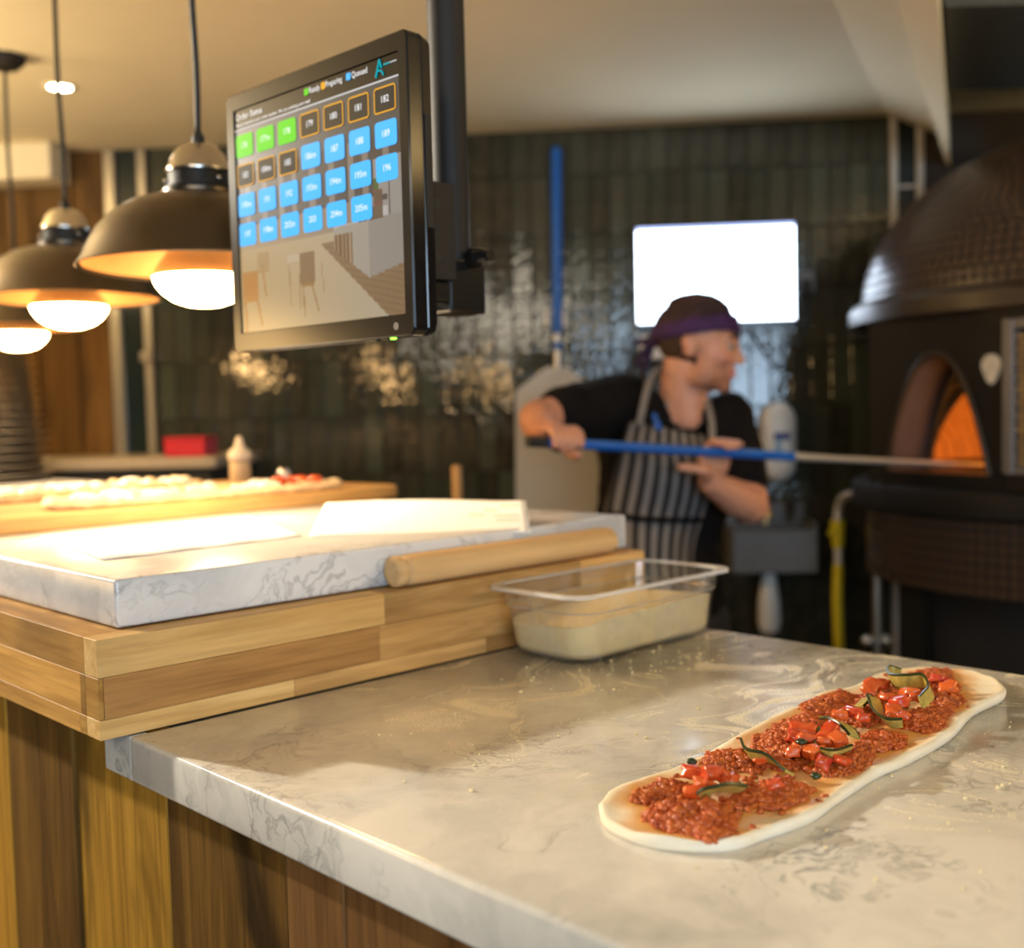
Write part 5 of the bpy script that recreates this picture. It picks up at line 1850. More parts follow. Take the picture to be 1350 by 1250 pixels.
fl_d.color = (1.0, 0.40, 0.07)
fl_d.shadow_soft_size = 0.08
fl = bpy.data.objects.new('fire_glow', fl_d)
COL.objects.link(fl)
fl.parent = ov
fl.location = chain_matrix(ov).inverted() @ (OM @ V((0.10, 0.0, 1.19)))
# badge right of the mouth
bm = bmesh.new()
cx_, cz_ = 0.166, 1.295
ring = []
for k in range(20):
    a = 2 * PI * k / 20
    x = 0.027 * math.cos(a)
    z_ = (0.027 if math.sin(a) > 0 else 0.044) * math.sin(a)
    ring.append((cx_ + x * (1 if math.sin(a) > 0 else (1 - 0.35 * abs(math.sin(a)))), cz_ + z_))
prism(bm, [OM @ V((x, YF - 0.006, z_)) for x, z_ in ring], ax * 0.0055)
new('badge', bm, plain('ivory_badge', (0.62, 0.56, 0.47), 0.4, var=0.25, nscale=60), ov, label='ivory shield shaped badge')
# steel framed fuel store at the right of the mouth
bm = bmesh.new()
SX0, SX1, SZ0, SZ1 = 0.200, 0.47, 1.04, 1.40
box(bm, (SX0, YF - 0.012, SZ0), (SX0 + 0.030, YF + 0.02, SZ1), bevel=0.003, mat=OM)
box(bm, (SX1 - 0.03, YF - 0.012, SZ0), (SX1, YF + 0.02, SZ1), bevel=0.003, mat=OM)
box(bm, (SX0 + 0.0305, YF - 0.010, SZ1 - 0.025), (SX1 - 0.0305, YF + 0.02, SZ1), bevel=0.003, mat=OM)
box(bm, (SX0 + 0.0305, YF - 0.010, SZ0), (SX1 - 0.0305, YF + 0.02, SZ0 + 0.02), bevel=0.003, mat=OM)
new('store_frame', bm, plain('dull_steel_frame', (0.20, 0.185, 0.18), 0.55, 0.5, var=0.08), ov)
bm = bmesh.new()
box(bm, (SX0 + 0.002, YF + 0.0205, FZ0), (SX1, YF + 0.03, FZ1), mat=OM)
box(bm, (SX1 + 0.0005, YF, FZ0), (SX1 + 0.006, -0.38, FZ1), mat=OM)
box(bm, (SX0, YF, FZ0), (SX1, YF + 0.02, SZ0 - 0.0005), mat=OM)
box(bm, (SX0, YF, SZ1 + 0.0005), (SX1, YF + 0.02, FZ1), mat=OM)
new('side_plate', bm, M['oven_black'], ov)
gold = plain('gilt_chain', (0.55, 0.38, 0.17), 0.4, 0.5, var=0.3, nscale=50)
for i in range(20):
    bm = bmesh.new()
    z_ = SZ0 + 0.028 + i * 0.0153
    pts = [OM @ V((SX0 + 0.032 + 0.0052 * k, YF + 0.004 + 0.004 * math.sin(k * 1.6 + i * PI), z_)) for k in range(40)]
    sweep(bm, pts, 0.0052, 6)
    new('mesh_strand', bm, gold, ov, smooth=True)
# lower collar
bm = bmesh.new()
lathe(bm, [(0.0, 0.925), (0.635, 0.925), (0.648, 0.932), (0.648, 0.985), (0.64, 0.998), (0.0, 0.998)], 96, origin=(OC.x, OC.y, 0))
new('hearth_collar', bm, M['oven_black'], ov, smooth=True, auto=35)
ZB0, ZB1 = 0.735, 0.9245
bm = bmesh.new()
lathe(bm, [(0.0, ZB0), (0.605, ZB0), (0.605, ZB1), (0.0, ZB1)], 96, origin=(OC.x, OC.y, 0))
new('skirt_core', bm, M['mosaic_joint'], ov, smooth=True, auto=35)
# mosaic pieces
tiles_ = []
CAMP = V((-0.447963, -1.044338, 1.210962))
ts = 0.0265
nrow = int((DH * 1.32) / ts)
tcur = 0.03
while tcur < PI / 2 - 0.12:
    r = RD * math.cos(tcur)
    z_ = Z_RING1 - 0.01 + DH * math.sin(tcur)
    nn = max(12, int(2 * PI * r / ts))
    tang = V((-RD * math.sin(tcur), 0, DH * math.cos(tcur)))
    norm = V((tang.z, 0, -tang.x)).normalized()
    for k in range(nn):
        a = 2 * PI * (k + 0.5 * 0) / nn
        R_ = Matrix.Rotation(a, 3, 'Z')
        tiles_.append((V((OC.x, OC.y, 0)) + R_ @ V((r, 0, z_)), R_ @ V((0, 1, 0)), R_ @ tang.normalized(), R_ @ norm, 2 * PI * r / nn))
    tcur += ts / tang.length
nr = 7
for j in range(nr):
    z_ = ZB0 + (ZB1 - ZB0) * (j + 0.5) / nr
    nn = int(2 * PI * 0.605 / ts)
    for k in range(nn):
        a = 2 * PI * k / nn
        R_ = Matrix.Rotation(a, 3, 'Z')
        tiles_.append((V((OC.x, OC.y, 0)) + R_ @ V((0.605, 0, z_)), R_ @ V((0, 1, 0)), V((0, 0, 1)), R_ @ V((1, 0, 0)), 2 * PI * 0.605 / nn))
tile_p = bmesh.new()
box(tile_p, (-0.5, -0.5, -0.001), (0.5, 0.5, 0.0024))
for v in tile_p.verts:
    if v.co.z > 0: v.co.x *= 0.93; v.co.y *= 0.93
mtile = new('mosaic_tile', tile_p, M['mosaic'], ov, world_space=False)
front = []
back = []
for t_ in tiles_:
    vis = t_[3].dot((CAMP - t_[0]).normalized())
    (front if vis > 0.0 else back).append((t_, vis))


def in_view(p):
    d = p - CAMP
    dz = d.dot(_f)
    return 0.08 < d.dot(_r) / dz < 0.47 and abs(d.dot(_u) / dz) < 0.43


front.sort(key=lambda q: (0 if in_view(q[0][0]) else 1, -q[1] / (q[0][0] - CAMP).length_squared))
inv = chain_matrix(ov).inverted()
restbm = bmesh.new()
for i, (t_, vis) in enumerate(front):
    c, xa, ya, na, wd = t_
    m3 = Matrix((xa, ya, na)).transposed().to_4x4()
    mt_ = Matrix.Translation(c) @ m3 @ Matrix.Diagonal((wd - 0.0045, ts - 0.0045, 1, 1))
    if i < 298:
        o = mtile if i == 0 else inst(mtile, 'mosaic_tile', ov, (0, 0, 0))
        loc, q_, sc_ = (inv @ mt_).decompose()
        o.location, o.rotation_euler, o.scale = loc, q_.to_euler(), sc_
    else:
        box(restbm, (-0.46, -0.46, -0.001), (0.46, 0.46, 0.0024), mat=mt_)
for (t_, vis) in back:
    if vis < -0.35: continue
    c, xa, ya, na, wd = t_
    m3 = Matrix((xa, ya, na)).transposed().to_4x4()
    box(restbm, (-0.46, -0.46, -0.001), (0.46, 0.46, 0.0024), mat=Matrix.Translation(c) @ m3 @ Matrix.Diagonal((wd - 0.0045, ts - 0.0045, 1, 1)))
o = new('mosaic_field', restbm, M['mosaic'], ov)
o['kind'] = 'stuff'
# stand
for a_ in (20, 110, 200, 290):
    bm = bmesh.new()
    t_ = math.radians(a_)
    p = V((OC.x + 0.47 * math.cos(t_), OC.y + 0.47 * math.sin(t_), 0))
    box(bm, (p.x - 0.04, p.y - 0.04, FLOOR + 0.0005), (p.x + 0.04, p.y + 0.04, ZB0 - 0.0003), bevel=0.004)
    new('leg', bm, M['oven_black'], ov)
bm = bmesh.new()
lathe(bm, [(0, 1.9), (0.11, 1.9), (0.11, 2.0695), (0, 2.0695)], 32, origin=(OC.x, OC.y, 0))
new('flue', bm, M['oven_black'], ov, smooth=True, auto=40)

# dark extraction hood under the ceiling above the oven
dp = V((-0.447963, -1.044338, 1.210962)) + LF * 2.45
bm = bmesh.new()
a, b = dp + LR * 0.965, dp + LR * 2.4
prism(bm, [(a.x, a.y, 2.07), (b.x, b.y, 2.07), (b.x, b.y, CEIL - 0.0005), (a.x, a.y, CEIL - 0.0005)], LF * 0.65 + LR * 0.27)
_tag(new('extraction_hood', bm, plain('hood_grey', (0.06, 0.06, 0.052), 0.5)), 'dark extraction hood on the ceiling above the oven dome', 'hood')

# support stand pipe by the oven
sp_ = V((2.4187, 0.4463, 0.5467))
e = empty('pipe_stand', (sp_.x, sp_.y, FLOOR), 'thin dull metal pipe standing under the left side of the oven', 'pipe')
bm = bmesh.new()
sweep(bm, [(sp_.x, sp_.y, FLOOR + 0.012), (sp_.x, sp_.y, 0.7345)], 0.0125, 14)
new('pipe', bm, M['steel'], e, smooth=True, auto=40)
bm = bmesh.new()
for s in (-1, 1):
    sphere(bm, V((sp_.x, sp_.y, sp_.z)) + LR * (0.027 * s), 0.017, 2)
sweep(bm, [V((sp_.x, sp_.y, sp_.z)) - LR * 0.03, V((sp_.x, sp_.y, sp_.z)) + LR * 0.03], 0.009, 10)
new('cross_valve', bm, M['steel'], e, smooth=True, auto=60)
bm = bmesh.new()
lathe(bm, [(0, 0), (0.045, 0), (0.045, 0.006), (0.014, 0.012), (0, 0.012)], 24, origin=(sp_.x, sp_.y, FLOOR))
new('foot', bm, M['oven_black'], e, smooth=True, auto=40)

# yellow gas hose
e = empty('gas_hose', (2.6688, 0.7020, 0.6759), 'yellow gas hose with a bent steel pipe end beside the oven', 'hose')
bm = bmesh.new()
sweep(bm, smooth_path([(2.5955, 0.5839, 0.9376), (2.6462, 0.6463, 0.9364), (2.6710, 0.6907, 0.9189), (2.6788, 0.7084, 0.8843), (2.6747, 0.7091, 0.8417)], 6), 0.0125, 12)
new('steel_elbow', bm, M['alu'], e, smooth=True, auto=60)
bm = bmesh.new()
sweep(bm, [(2.6753, 0.7093, 0.8512), (2.6722, 0.7057, 0.7659)], [0.022, 0.017], 12)
box(bm, V((2.6681, 0.7134, 0.8135)) - V((0.03, 0.01, 0.008)), V((2.6681, 0.7134, 0.8135)) + V((0.01, 0.01, 0.008)), bevel=0.003)
new('valve', bm, M['yellow'], e, smooth=True, auto=40)
bm = bmesh.new()
sweep(bm, [(2.6721, 0.7056, 0.7635), (2.6693, 0.7045, 0.7138)], 0.013, 12)
new('coupling', bm, M['alu'], e, smooth=True, auto=40)
bm = bmesh.new()
bot = V((2.6566, 0.6971, 0.4580))
sweep(bm, smooth_path([(2.6691, 0.7045, 0.7114), (2.6615, 0.7037, 0.6049), (2.6578, 0.6999, 0.5102), bot, bot + V((0.01, 0, -0.25)), V((bot.x + 0.06, bot.y, FLOOR + 0.03)), V((bot.x + 0.25, bot.y - 0.05, FLOOR + 0.0165))], 8), 0.0158, 14)
new('hose', bm, M['yellow'], e, smooth=True)

# ------------------------------------------------------------------ the chef
UPZ = V((0, 0, 1))
HA, HB, HC = V((1.1312, 0.5308, 1.1529)), V((1.7904, 0.3247, 1.0948)), V((2.3443, 0.1523, 1.0505))     # peel handle: end, joint, inside the oven
hdir = (HC - HA).normalized()
head_c = V((1.7455, 0.5497, 1.3598))
neck0 = V((1.7371, 0.6010, 1.1945))
SR, SLs = V((1.6379, 0.7002, 1.2276)), V((1.8663, 0.5576, 1.1762))
ER, EL = V((1.3425, 0.7059, 1.1968)), V((1.7873, 0.4372, 0.9742))


def on_handle(px_):
    lo, hi = 0.0, 1.0
    for _ in range(40):
        m = (lo + hi) / 2
        p = HA.lerp(HC, m)
        d = p - CAMP
        x = 675 + 1454.290 * d.dot(_r) / d.dot(_f)
        if x < px_: lo = m
        else: hi = m
    return HA.lerp(HC, lo)


GR, GL = HA.lerp(HC, 0.075), HA.lerp(HC, 0.40)
GR, GL = on_handle(743), on_handle(957)
pelvis = V((1.7413, 0.6994, 0.7113))


def skin_mat():
    t = NT('skin')
    at = t.n('ShaderNodeAttribute'); at.attribute_name = 'tone'
    nz = t.noise(t.coord(), 60, 3)
    c = t.mix(t.ramp(nz.outputs[0], [(0.3, 0.0), (0.7, 0.35)]), at.outputs['Color'], (0.62, 0.28, 0.18))
    t.set(color=c, rough=0.5, sss=0.12)
    t.b.inputs['Subsurface Radius'].default_value = (0.012, 0.005, 0.003)
    return t.m


M['skin'] = skin_mat()
M['shirt'] = plain('black_chef_jacket', (0.007, 0.006, 0.006), 0.9, var=0.2, nscale=12, spec=0.15)
M['trousers'] = plain('dark_trousers', (0.015, 0.015, 0.017), 0.85)

# body solid pieces, merged into one surface
bm = bmesh.new()
fdir = (LR * 0.955 - LF * 0.295 + UPZ * -0.12).normalized()     # where the face looks: towards the oven
sdir = UPZ.cross(fdir).normalized()                             # to the person's left
udir = fdir.cross(sdir).normalized()
HM = Matrix((fdir, sdir, udir)).transposed().to_4x4()
HM.translation = head_c


def hpt(x, y, z): return HM @ V((x, y, z))


def ell(x, y, z, rx, ry, rz, sub=3):
    sphere(bm, head_c + HM.to_3x3() @ V((x, y, z)), 1.0, sub, (rx, ry, rz), mat=HM.to_3x3().to_4x4())


ell(-0.012, 0, 0.030, 0.096, 0.077, 0.085)          # cranium
ell(0.030, 0, -0.010, 0.060, 0.064, 0.078)          # face
ell(0.032, 0, -0.062, 0.050, 0.052, 0.044)          # jaw
ell(0.066, 0, -0.092, 0.018, 0.024, 0.017, 2)       # chin
ell(0.074, 0, 0.022, 0.020, 0.050, 0.013, 2)        # brow
for s in (-1, 1):
    ell(0.058, s * 0.040, -0.022, 0.026, 0.020, 0.020, 2)   # cheek bones
    ell(-0.010, s * 0.077, -0.004, 0.015, 0.007, 0.030, 2)  # ears
    ell(-0.018, s * 0.080, 0.006, 0.012, 0.006, 0.020, 2)
    ell(0.020, s * 0.052, -0.070, 0.034, 0.014, 0.028, 2)   # jaw corner
sweep(bm, [hpt(0.083, 0, 0.014), hpt(0.093, 0, -0.008), hpt(0.101, 0, -0.026), hpt(0.096, 0, -0.034)], [0.008, 0.010, 0.0135, 0.009], 10)
for s in (-1, 1): ell(0.092, s * 0.011, -0.029, 0.011, 0.008, 0.008, 2)
ell(0.084, 0, -0.053, 0.012, 0.024, 0.0065, 2)      # upper lip
ell(0.081, 0, -0.065, 0.012, 0.022, 0.0070, 2)      # lower lip
# neck and trunk
capsule(bm, hpt(-0.030, 0, -0.050), neck0 + V((0, 0, -0.02)), 0.054, 0.064)
capsule(bm, hpt(-0.004, 0, -0.070), neck0 + LR * 0.008 - LF * 0.030 - UPZ * 0.01, 0.036, 0.044)
capsule(bm, SR, neck0 - UPZ * 0.03, 0.050, 0.062)
capsule(bm, SLs, neck0 - UPZ * 0.03, 0.050, 0.062)
chestR, chestL = V((1.6977, 0.6893, 1.1176)), V((1.8291, 0.6015, 1.0938))
waistR, waistL = V((1.6932, 0.7304, 0.8689)), V((1.7752, 0.6503, 0.8661))
for a, b, r0, r1 in ((chestR, waistR, 0.088, 0.082), (chestL, waistL, 0.088, 0.082), (chestR, chestL, 0.088, 0.088), (SR, chestR, 0.06, 0.085), (SLs, chestL, 0.06, 0.085),
                     (waistR, waistL, 0.085, 0.085), (waistR, pelvis - LR * 0.07, 0.085, 0.095), (waistL, pelvis + LR * 0.07, 0.085, 0.095), (pelvis - LR * 0.07, pelvis + LR * 0.07, 0.095, 0.095)):
    capsule(bm, a, b, r0, r1)
footR = V((pelvis.x, pelvis.y, FLOOR + 0.06)) - LR * 0.14 - LF * 0.03
footL = V((pelvis.x, pelvis.y, FLOOR + 0.06)) + LR * 0.20 + LF * 0.02
for s, ft in ((-1, footR), (1, footL)):
    hip = pelvis + LR * (0.085 * s) - UPZ * 0.03
    knee = hip.lerp(ft, 0.5) - LF * 0.05
    capsule(bm, hip, knee, 0.088, 0.058)
    capsule(bm, knee, ft, 0.056, 0.040)
    capsule(bm, ft - UPZ * 0.02, ft - LF * 0.15 - UPZ * 0.025, 0.036, 0.028)


# arms
def grip(c, elbow, toward, thumb_s, thumb_straight):
    """fist closed round the handle; toward = +1 when fingers pass over the camera side first"""
    a = elbow - c
    a = (a - hdir * a.dot(hdir)).normalized()
    b = hdir.cross(a).normalized()
    if b.dot(_f) * toward > 0: b = -b
    wrist = c + a * 0.085 + (elbow - c).normalized() * 0.012
    rH = 0.0125
    def pol(phi, r, s): return c + hdir * s + (a * math.cos(phi) + b * math.sin(phi)) * r
    lens = (2.5, 2.85, 2.75, 2.3)
    for i in range(4):
        s = (i - 1.5) * 0.0205
        kn = pol(0.42, 0.044, s)
        fan = wrist + hdir * ((i - 1.5) * 0.011)
        capsule(bm, fan, kn, 0.0155, 0.0125, 10)
        seq = [kn, pol(1.05, 0.030, s), pol(1.75, 0.0235, s), pol(lens[i] * 0.93, 0.0225, s), pol(lens[i] + 0.75, 0.0225, s)]
        sweep(bm, smooth_path(seq, 4), [0.0115 - 0.0033 * k / 16 for k in range(17)], 10)
        sphere(bm, seq[-1], 0.0082, 2)
        sphere(bm, kn, 0.0128, 2)
    capsule(bm, pol(0.2, 0.052, -0.02), pol(0.2, 0.052, 0.022), 0.018, 0.018, 10)
    ts_ = thumb_s * 0.036
    base_ = wrist + hdir * thumb_s * 0.024 - a * 0.012
    if thumb_straight:
        seq = [base_, pol(-0.25, 0.050, ts_), pol(-0.05, 0.050, ts_ + thumb_s * 0.034), pol(0.10, 0.056, ts_ + thumb_s * 0.056)]
    else:
        seq = [base_, pol(-0.6, 0.040, ts_), pol(-1.35, 0.027, ts_), pol(-2.1, 0.0235, ts_ - thumb_s * 0.004)]
    sweep(bm, smooth_path(seq, 4), [0.0155 - 0.005 * k / 12 for k in range(13)], 10)
    sphere(bm, seq[-1], 0.0105, 2)
    mid = elbow.lerp(wrist, 0.38)
    capsule(bm, elbow, mid, 0.043, 0.044)
    capsule(bm, mid, wrist, 0.044, 0.028)
    capsule(bm, wrist, pol(0.25, 0.06, 0), 0.027, 0.022)


grip(GR, ER, 1, 1, False)
grip(GL, EL, -1, -1, True)
capsule(bm, SR, ER, 0.058, 0.044)
capsule(bm, SLs, EL, 0.056, 0.044)
body = remeshed(bm, 0.0055, 4, 0.5)
tl = body.verts.layers.float_color.new('tone')
HI = HM.inverted()
for v in body.verts:
    q = HI @ v.co
    c = V((0.60, 0.29, 0.185))
    if q.length < 0.16:
        beard = max(0, min(1, (-0.035 - q.z) / 0.03)) * max(0, min(1, (q.x + 0.02) / 0.04)) * (1 if q.z > -0.115 else 0.3)
        c = c.lerp(V((0.26, 0.11, 0.06)), 0.7 * beard)
        if q.x > 0.080 and abs(q.y) < 0.024 and -0.072 < q.z < -0.047: c = V((0.50, 0.16, 0.12))
        if q.x > 0.045 and -0.04 < q.z < -0.005 and abs(q.y) > 0.02: c = c.lerp(V((0.62, 0.24, 0.17)), 0.5)
    v[tl] = (c.x, c.y, c.z, 1)
person = new('person', body, M['skin'], smooth=True)
_tag(person, 'chef in black jacket, dark bandana and striped apron holding a blue-handled peel towards the oven', 'person')

# eyes, brows, hair
for s in (-1, 1):
    bm = bmesh.new()
    sphere(bm, hpt(0.0715, s * 0.031, 0.004), 0.0130, 2)
    new('eye', bm, plain('eye_white', (0.40, 0.34, 0.30), 0.4), person, smooth=True)
    bm = bmesh.new()
    sphere(bm, hpt(0.0835, s * 0.031, 0.003), 0.0058, 2)
    new('iris', bm, plain('brown_iris', (0.03, 0.015, 0.01), 0.15), person, smooth=True)
    bm = bmesh.new()
    sweep(bm, [hpt(0.090, s * 0.014, 0.026), hpt(0.088, s * 0.030, 0.031), hpt(0.075, s * 0.047, 0.026)], [0.0042, 0.005, 0.003], 8)
    new('eyebrow', bm, plain('dark_brown_hair', (0.035, 0.018, 0.010), 0.7), person, smooth=True)


def shell(name, cond, grow, mat, mod=None):
    """cap that follows the head a little outside it"""
    b = bmesh.new()
    sphere(b, (0, 0, 0), 1.0, 5)
    for v in b.verts:
        d = v.co.normalized()
        # surface of the cranium/face union along d
        best = 0
        for (x, y, z_, rx, ry, rz) in ((-0.012, 0, 0.030, 0.096, 0.077, 0.085), (0.030, 0, -0.010, 0.060, 0.064, 0.078)):
            A = (d.x / rx) ** 2 + (d.y / ry) ** 2 + (d.z / rz) ** 2
            Bq = -2 * (d.x * x / rx ** 2 + d.y * y / ry ** 2 + d.z * z_ / rz ** 2)
            Cq = (x / rx) ** 2 + (y / ry) ** 2 + (z_ / rz) ** 2 - 1
            D_ = Bq * Bq - 4 * A * Cq
            if D_ > 0: best = max(best, (-Bq + math.sqrt(D_)) / (2 * A))
        g_ = grow + (mod(d * best) if mod else 0)
        v.co = d * (best + g_)
    kill = [f for f in b.faces if not cond(f.calc_center_median())]
    bmesh.ops.delete(b, geom=kill, context='FACES')
    bmesh.ops.solidify(b, geom=b.faces[:], thickness=0.004)
    b.transform(HM)
    return new(name, b, mat, person, smooth=True)


line = lambda q: 0.048 + 0.25 * min(0, q.x - 0.05) - (0.0 if q.x > -0.02 else 0.0)
shell('hair', lambda q: q.z < line(q) + 0.01 and q.x < 0.004 and q.z > -0.075 + 0.4 * max(0, q.x + 0.06) and not (abs(q.y) > 0.06 and -0.032 < q.x and q.z < 0.03), 0.003, plain('brown_hair', (0.05, 0.024, 0.012), 0.7, var=0.4, nscale=200))
shell('bandana', lambda q: q.z > line(q), 0.008, plain('maroon_bandana', (0.035, 0.014, 0.016), 0.8, var=0.5, nscale=26), mod=lambda p: 0.003 * noise.noise(p * 45) + (0.006 if p.z > 0.09 else 0))
shell('bandana_band', lambda q: line(q) - 0.008 < q.z < line(q) + 0.030, 0.0125, plain('purple_band', (0.040, 0.008, 0.075), 0.75, var=0.35, nscale=40), mod=lambda p: 0.002 * noise.noise(p * 60))
bm = bmesh.new()
kb = hpt(-0.112, -0.005, 0.004)
sphere(bm, kb, 0.019, 2, (1, 1.2, 0.9))
for dx, dz, dy in ((-0.05, -0.010, -0.02), (-0.035, -0.065, -0.01), (-0.02, -0.085, 0.02)):
    sweep(bm, smooth_path([kb, hpt(-0.112 + dx * 0.5, dy * 0.5, 0.004 + dz * 0.35), hpt(-0.112 + dx, dy, 0.004 + dz)], 4), [0.010 - 0.0004 * k for k in range(9)], 8)
new('bandana_knot', bm, plain('purple_knot', (0.028, 0.010, 0.045), 0.8), person, smooth=True)

# jacket: follows trunk and upper arms, a little larger
bm = bmesh.new()
gz = 0.020
for a, b, r0, r1 in ((chestR, waistR, 0.088, 0.086), (chestL, waistL, 0.088, 0.086), (chestR, chestL, 0.092, 0.092), (SR, chestR, 0.064, 0.088), (SLs, chestL, 0.064, 0.088),
                     (waistR, waistL, 0.088, 0.088), (waistR, pelvis - LR * 0.07, 0.088, 0.1), (waistL, pelvis + LR * 0.07, 0.088, 0.1), (pelvis - LR * 0.07, pelvis + LR * 0.07, 0.1, 0.1),
                     (SR, neck0 - UPZ * 0.045, 0.050, 0.056), (SLs, neck0 - UPZ * 0.03 + LR * 0.03, 0.052, 0.050), (SR, neck0 - UPZ * 0.03 - LR * 0.03, 0.052, 0.050), (SLs, neck0 - UPZ * 0.045, 0.050, 0.056)):
    capsule(bm, a, b, r0 + gz * 0.7, r1 + gz * 0.7)
capsule(bm, SR, SR.lerp(ER, 0.72), 0.074, 0.068)
capsule(bm, SR - UPZ * 0.02, SR.lerp(ER, 0.74) - UPZ * 0.045, 0.060, 0.045)
capsule(bm, SLs, SLs.lerp(EL, 0.70), 0.072, 0.062)
jk = remeshed(bm, 0.009, 5, 0.5)
nb = neck0 + LR * 0.03
for v in jk.verts:
    v.co += v.normal * (0.005 * noise.noise(v.co * 14) + 0.003 * noise.noise(v.co * 30))
kill = []
for v in jk.verts:      # open neck
    d = v.co - (neck0 + UPZ * 0.032 + LR * 0.010 - LF * 0.085)
    if V((d.dot(LR) / 0.052, d.dot(LF) / 0.09, d.z / 0.058)).length < 1: kill.append(v)
bmesh.ops.delete(jk, geom=kill, context='VERTS')
new('jacket', jk, M['shirt'], person, smooth=True)
# standing collar
bm = bmesh.new()
pts = []
for k in range(25):
    t_ = math.radians(-58 + 296 * k / 24)
    off = LR * (0.082 * math.cos(t_)) + LF * (0.075 * math.sin(t_))
    pts.append(neck0 + off + UPZ * (0.012 + 0.022 * math.sin(t_)))
rowsA = [[bm.verts.new(p - UPZ * 0.03), bm.verts.new(p + UPZ * 0.022 - (p - neck0).normalized() * 0.006)] for p in pts]
for a, b in zip(rowsA, rowsA[1:]): bm.faces.new((a[0], b[0], b[1], a[1]))
bmesh.ops.solidify(bm, geom=bm.faces[:], thickness=0.005)
new('collar', bm, M['shirt'], person, smooth=True)
bm = bmesh.new()
sphere(bm, (1.6146, 0.5476, 1.2208), 0.0055, 2)
new('jacket_button', bm, plain('pale_stud', (0.35, 0.30, 0.27), 0.4), person, smooth=True)

# trousers and shoes
bm = bmesh.new()
for s, ft in ((-1, footR), (1, footL)):
    hip = pelvis + LR * (0.085 * s) - UPZ * 0.03
    knee = hip.lerp(ft, 0.5) - LF * 0.05
    capsule(bm, hip, knee, 0.108, 0.078)
    capsule(bm, knee, ft + UPZ * 0.03, 0.078, 0.066)
capsule(bm, pelvis - LR * 0.07, pelvis + LR * 0.07, 0.112, 0.112)
tr_ = remeshed(bm, 0.014, 4, 0.5)
new('trousers', tr_, M['trousers'], person, smooth=True)
for ft in (footR, footL):
    bm = bmesh.new()
    capsule(bm, ft - UPZ * 0.005, ft - LF * 0.16 - UPZ * 0.016, 0.052, 0.042)
    sh_ = remeshed(bm, 0.01, 3, 0.5)
    for v in sh_.verts: v.co.z = max(v.co.z, FLOOR + 0.0015)
    new('shoe', sh_, M['black_rubber'], person, smooth=True)

# striped apron: bib, skirt, straps
ar = [  # left edge, right edge, how far the middle bows out
    ((1.5749, 0.6323, 1.1837), (1.7108, 0.5108, 1.1432), 0.035),
    ((1.5466, 0.6283, 1.1381), (1.7061, 0.4992, 1.1146), 0.050),
    ((1.5411, 0.6436, 1.0846), (1.7236, 0.4995, 1.0670), 0.066),
    ((1.5567, 0.6796, 1.0233), (1.7440, 0.5238, 1.0068), 0.080),
    ((1.5688, 0.7058, 0.9719), (1.7522, 0.5531, 0.9459), 0.088),
    ((1.5716, 0.7123, 0.9104), (1.7453, 0.5695, 0.8897), 0.092),
    ((1.5675, 0.7106, 0.8368), (1.7374, 0.5718, 0.8194), 0.096),
    ((1.5509, 0.7022, 0.7008), (1.7364, 0.5486, 0.6874), 0.100),
    ((1.5348, 0.6886, 0.5018), (1.7301, 0.5252, 0.4866), 0.095),
    ((1.5298, 0.6794, 0.3190), (1.7265, 0.5147, 0.3061), 0.090)]
Ls = smooth_path([V(a) for a, b, c in ar], 6)
Rs = smooth_path([V(b) for a, b, c in ar], 6)
Bs = smooth_path([V((c, 0, 0)) for a, b, c in ar], 6)
bm = bmesh.new()
uvl = bm.loops.layers.uv.new('UVMap')
NU = 44
gr = []
for i, (a, b, c) in enumerate(zip(Ls, Rs, Bs)):
    row = []
    for j in range(NU + 1):
        s = j / NU
        p = a.lerp(b, s) - LF * (c.x * (1 - (2 * s - 1) ** 2)) - LF * 0.004
        low = max(0, (i - 26) / 28)
        p -= LF * (0.010 * low * math.sin(s * 19 + i * 0.05)) + LF * 0.004 * noise.noise(p * 12)
        row.append((bm.verts.new(p), s, i / (len(Ls) - 1)))
    gr.append(row)
for i in range(len(gr) - 1):
    for j in range(NU):
        qd = (gr[i][j], gr[i + 1][j], gr[i + 1][j + 1], gr[i][j + 1])
        f = bm.faces.new([q[0] for q in qd])
        for lp, q in zip(f.loops, qd): lp[uvl].uv = (q[1], q[2])
bmesh.ops.recalc_face_normals(bm, faces=bm.faces[:])
bmesh.ops.solidify(bm, geom=bm.faces[:], thickness=0.003)
am = NT('striped_apron')
uvn = am.n('ShaderNodeUVMap')
sp2 = am.n('ShaderNodeSeparateXYZ'); am.l(uvn.outputs[0], sp2.inputs[0])
w_ = am.math('FRACT', am.math('MULTIPLY', am.math('ADD', sp2.outputs[0], am.math('MULTIPLY', sp2.outputs[1], -0.10)), 8.2))
nz_ = am.noise(am.coord(), 9, 3)
edge = am.math('ABSOLUTE', am.math('SUBTRACT', w_, 0.5))
am.set(color=am.mix(am.ramp(edge, [(0.20, 1.0), (0.25, 0.0)]), (0.020, 0.018, 0.018), (0.24, 0.215, 0.20)), rough=0.85)
new('apron', bm, am.m, person, smooth=True)


def strap(pts, w, th=0.003):
    path = smooth_path(pts, 6)
    b = bmesh.new()
    rws = []
    for i, p in enumerate(path):
        d = (path[min(i + 1, len(path) - 1)] - path[max(i - 1, 0)]).normalized()
        sd = d.cross(LF).normalized()
        rws.append([b.verts.new(p + sd * w / 2), b.verts.new(p - sd * w / 2)])
    for a, c in zip(rws, rws[1:]): b.faces.new((a[0], a[1], c[1], c[0]))
    bmesh.ops.recalc_face_normals(b, faces=b.faces[:])
    bmesh.ops.solidify(b, geom=b.faces[:], thickness=th)
    new('apron_strap', b, plain('grey_strap', (0.22, 0.195, 0.18), 0.85), person, smooth=True)


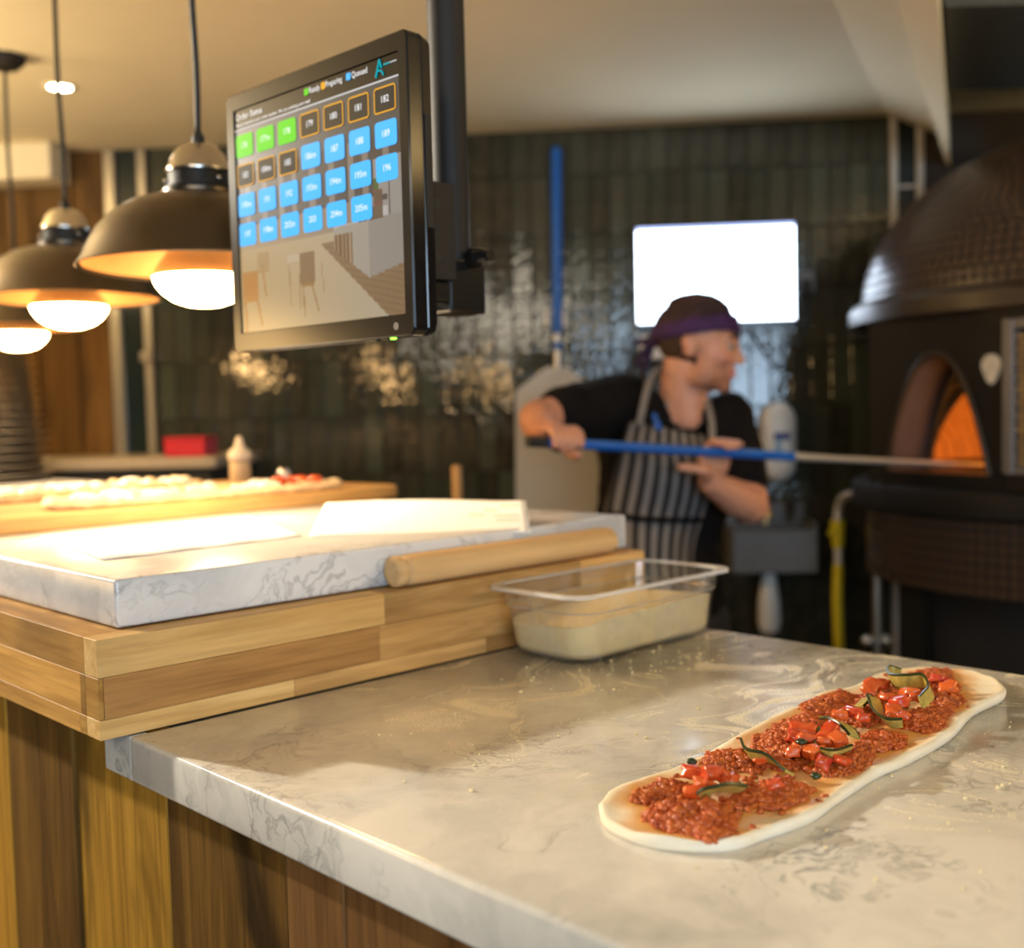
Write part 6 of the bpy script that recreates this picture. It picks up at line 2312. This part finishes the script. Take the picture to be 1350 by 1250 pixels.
strap([(1.5573, 0.5860, 1.1766), (1.5739, 0.5871, 1.2204), (1.6068, 0.5942, 1.2737), (1.6690, 0.6199, 1.3057), (1.7685, 0.6643, 1.3238)], 0.016)
strap([(1.6805, 0.4728, 1.0839), (1.6884, 0.4755, 1.1279), (1.7149, 0.4957, 1.1808), (1.7490, 0.5366, 1.2353), (1.7969, 0.6048, 1.2743)], 0.016)
bm = bmesh.new()
sweep(bm, smooth_path([(1.5722, 0.5468, 1.1653), (1.5727, 0.5510, 1.1899), (1.5747, 0.5569, 1.2004)], 4), 0.0055, 10)
sweep(bm, [(1.5767, 0.5393, 1.1616), (1.5757, 0.5447, 1.1827)], 0.004, 8)
new('pen', bm, M['blue'], person, smooth=True, label='blue pens clipped in the bib')
bm = bmesh.new()
sweep(bm, smooth_path([(1.5521, 0.6867, 0.9668), (1.5443, 0.6099, 0.9604), (1.5729, 0.5607, 0.9552), (1.6305, 0.5321, 0.9500), (1.7246, 0.5377, 0.9416)], 6), 0.007, 8)
new('apron_tie', bm, M['shirt'], person, smooth=True)

# the peel in his hands
pe = empty('pizza_peel', HA, 'long thin pizza peel with blue handle held by the chef, reaching into the oven', 'peel')
bm = bmesh.new()
sweep(bm, [HA, HA + hdir * 0.045], 0.0112, 16)
new('end_grip', bm, M['black_rubber'], pe, smooth=True, auto=40)
bm = bmesh.new()
sweep(bm, [HA + hdir * 0.0455, HB], 0.0105, 16)
new('handle', bm, M['blue'], pe, smooth=True, auto=40)
bm = bmesh.new()
HD = HC + hdir * 0.06
sweep(bm, [HB + hdir * 0.0005, HB + hdir * 0.12, HD], [0.0100, 0.0078, 0.0070], 14)
new('metal_shaft', bm, M['alu'], pe, smooth=True, auto=40)
bm = bmesh.new()
hc = HD + hdir * 0.098
lathe(bm, [(0.0, -0.0015), (0.1, -0.0015), (0.1, 0.0015), (0.0, 0.0015)], 40, mat=Matrix.Translation(hc))
new('turning_head', bm, M['steel'], pe)

bpy.data.scenes.remove(WORK)
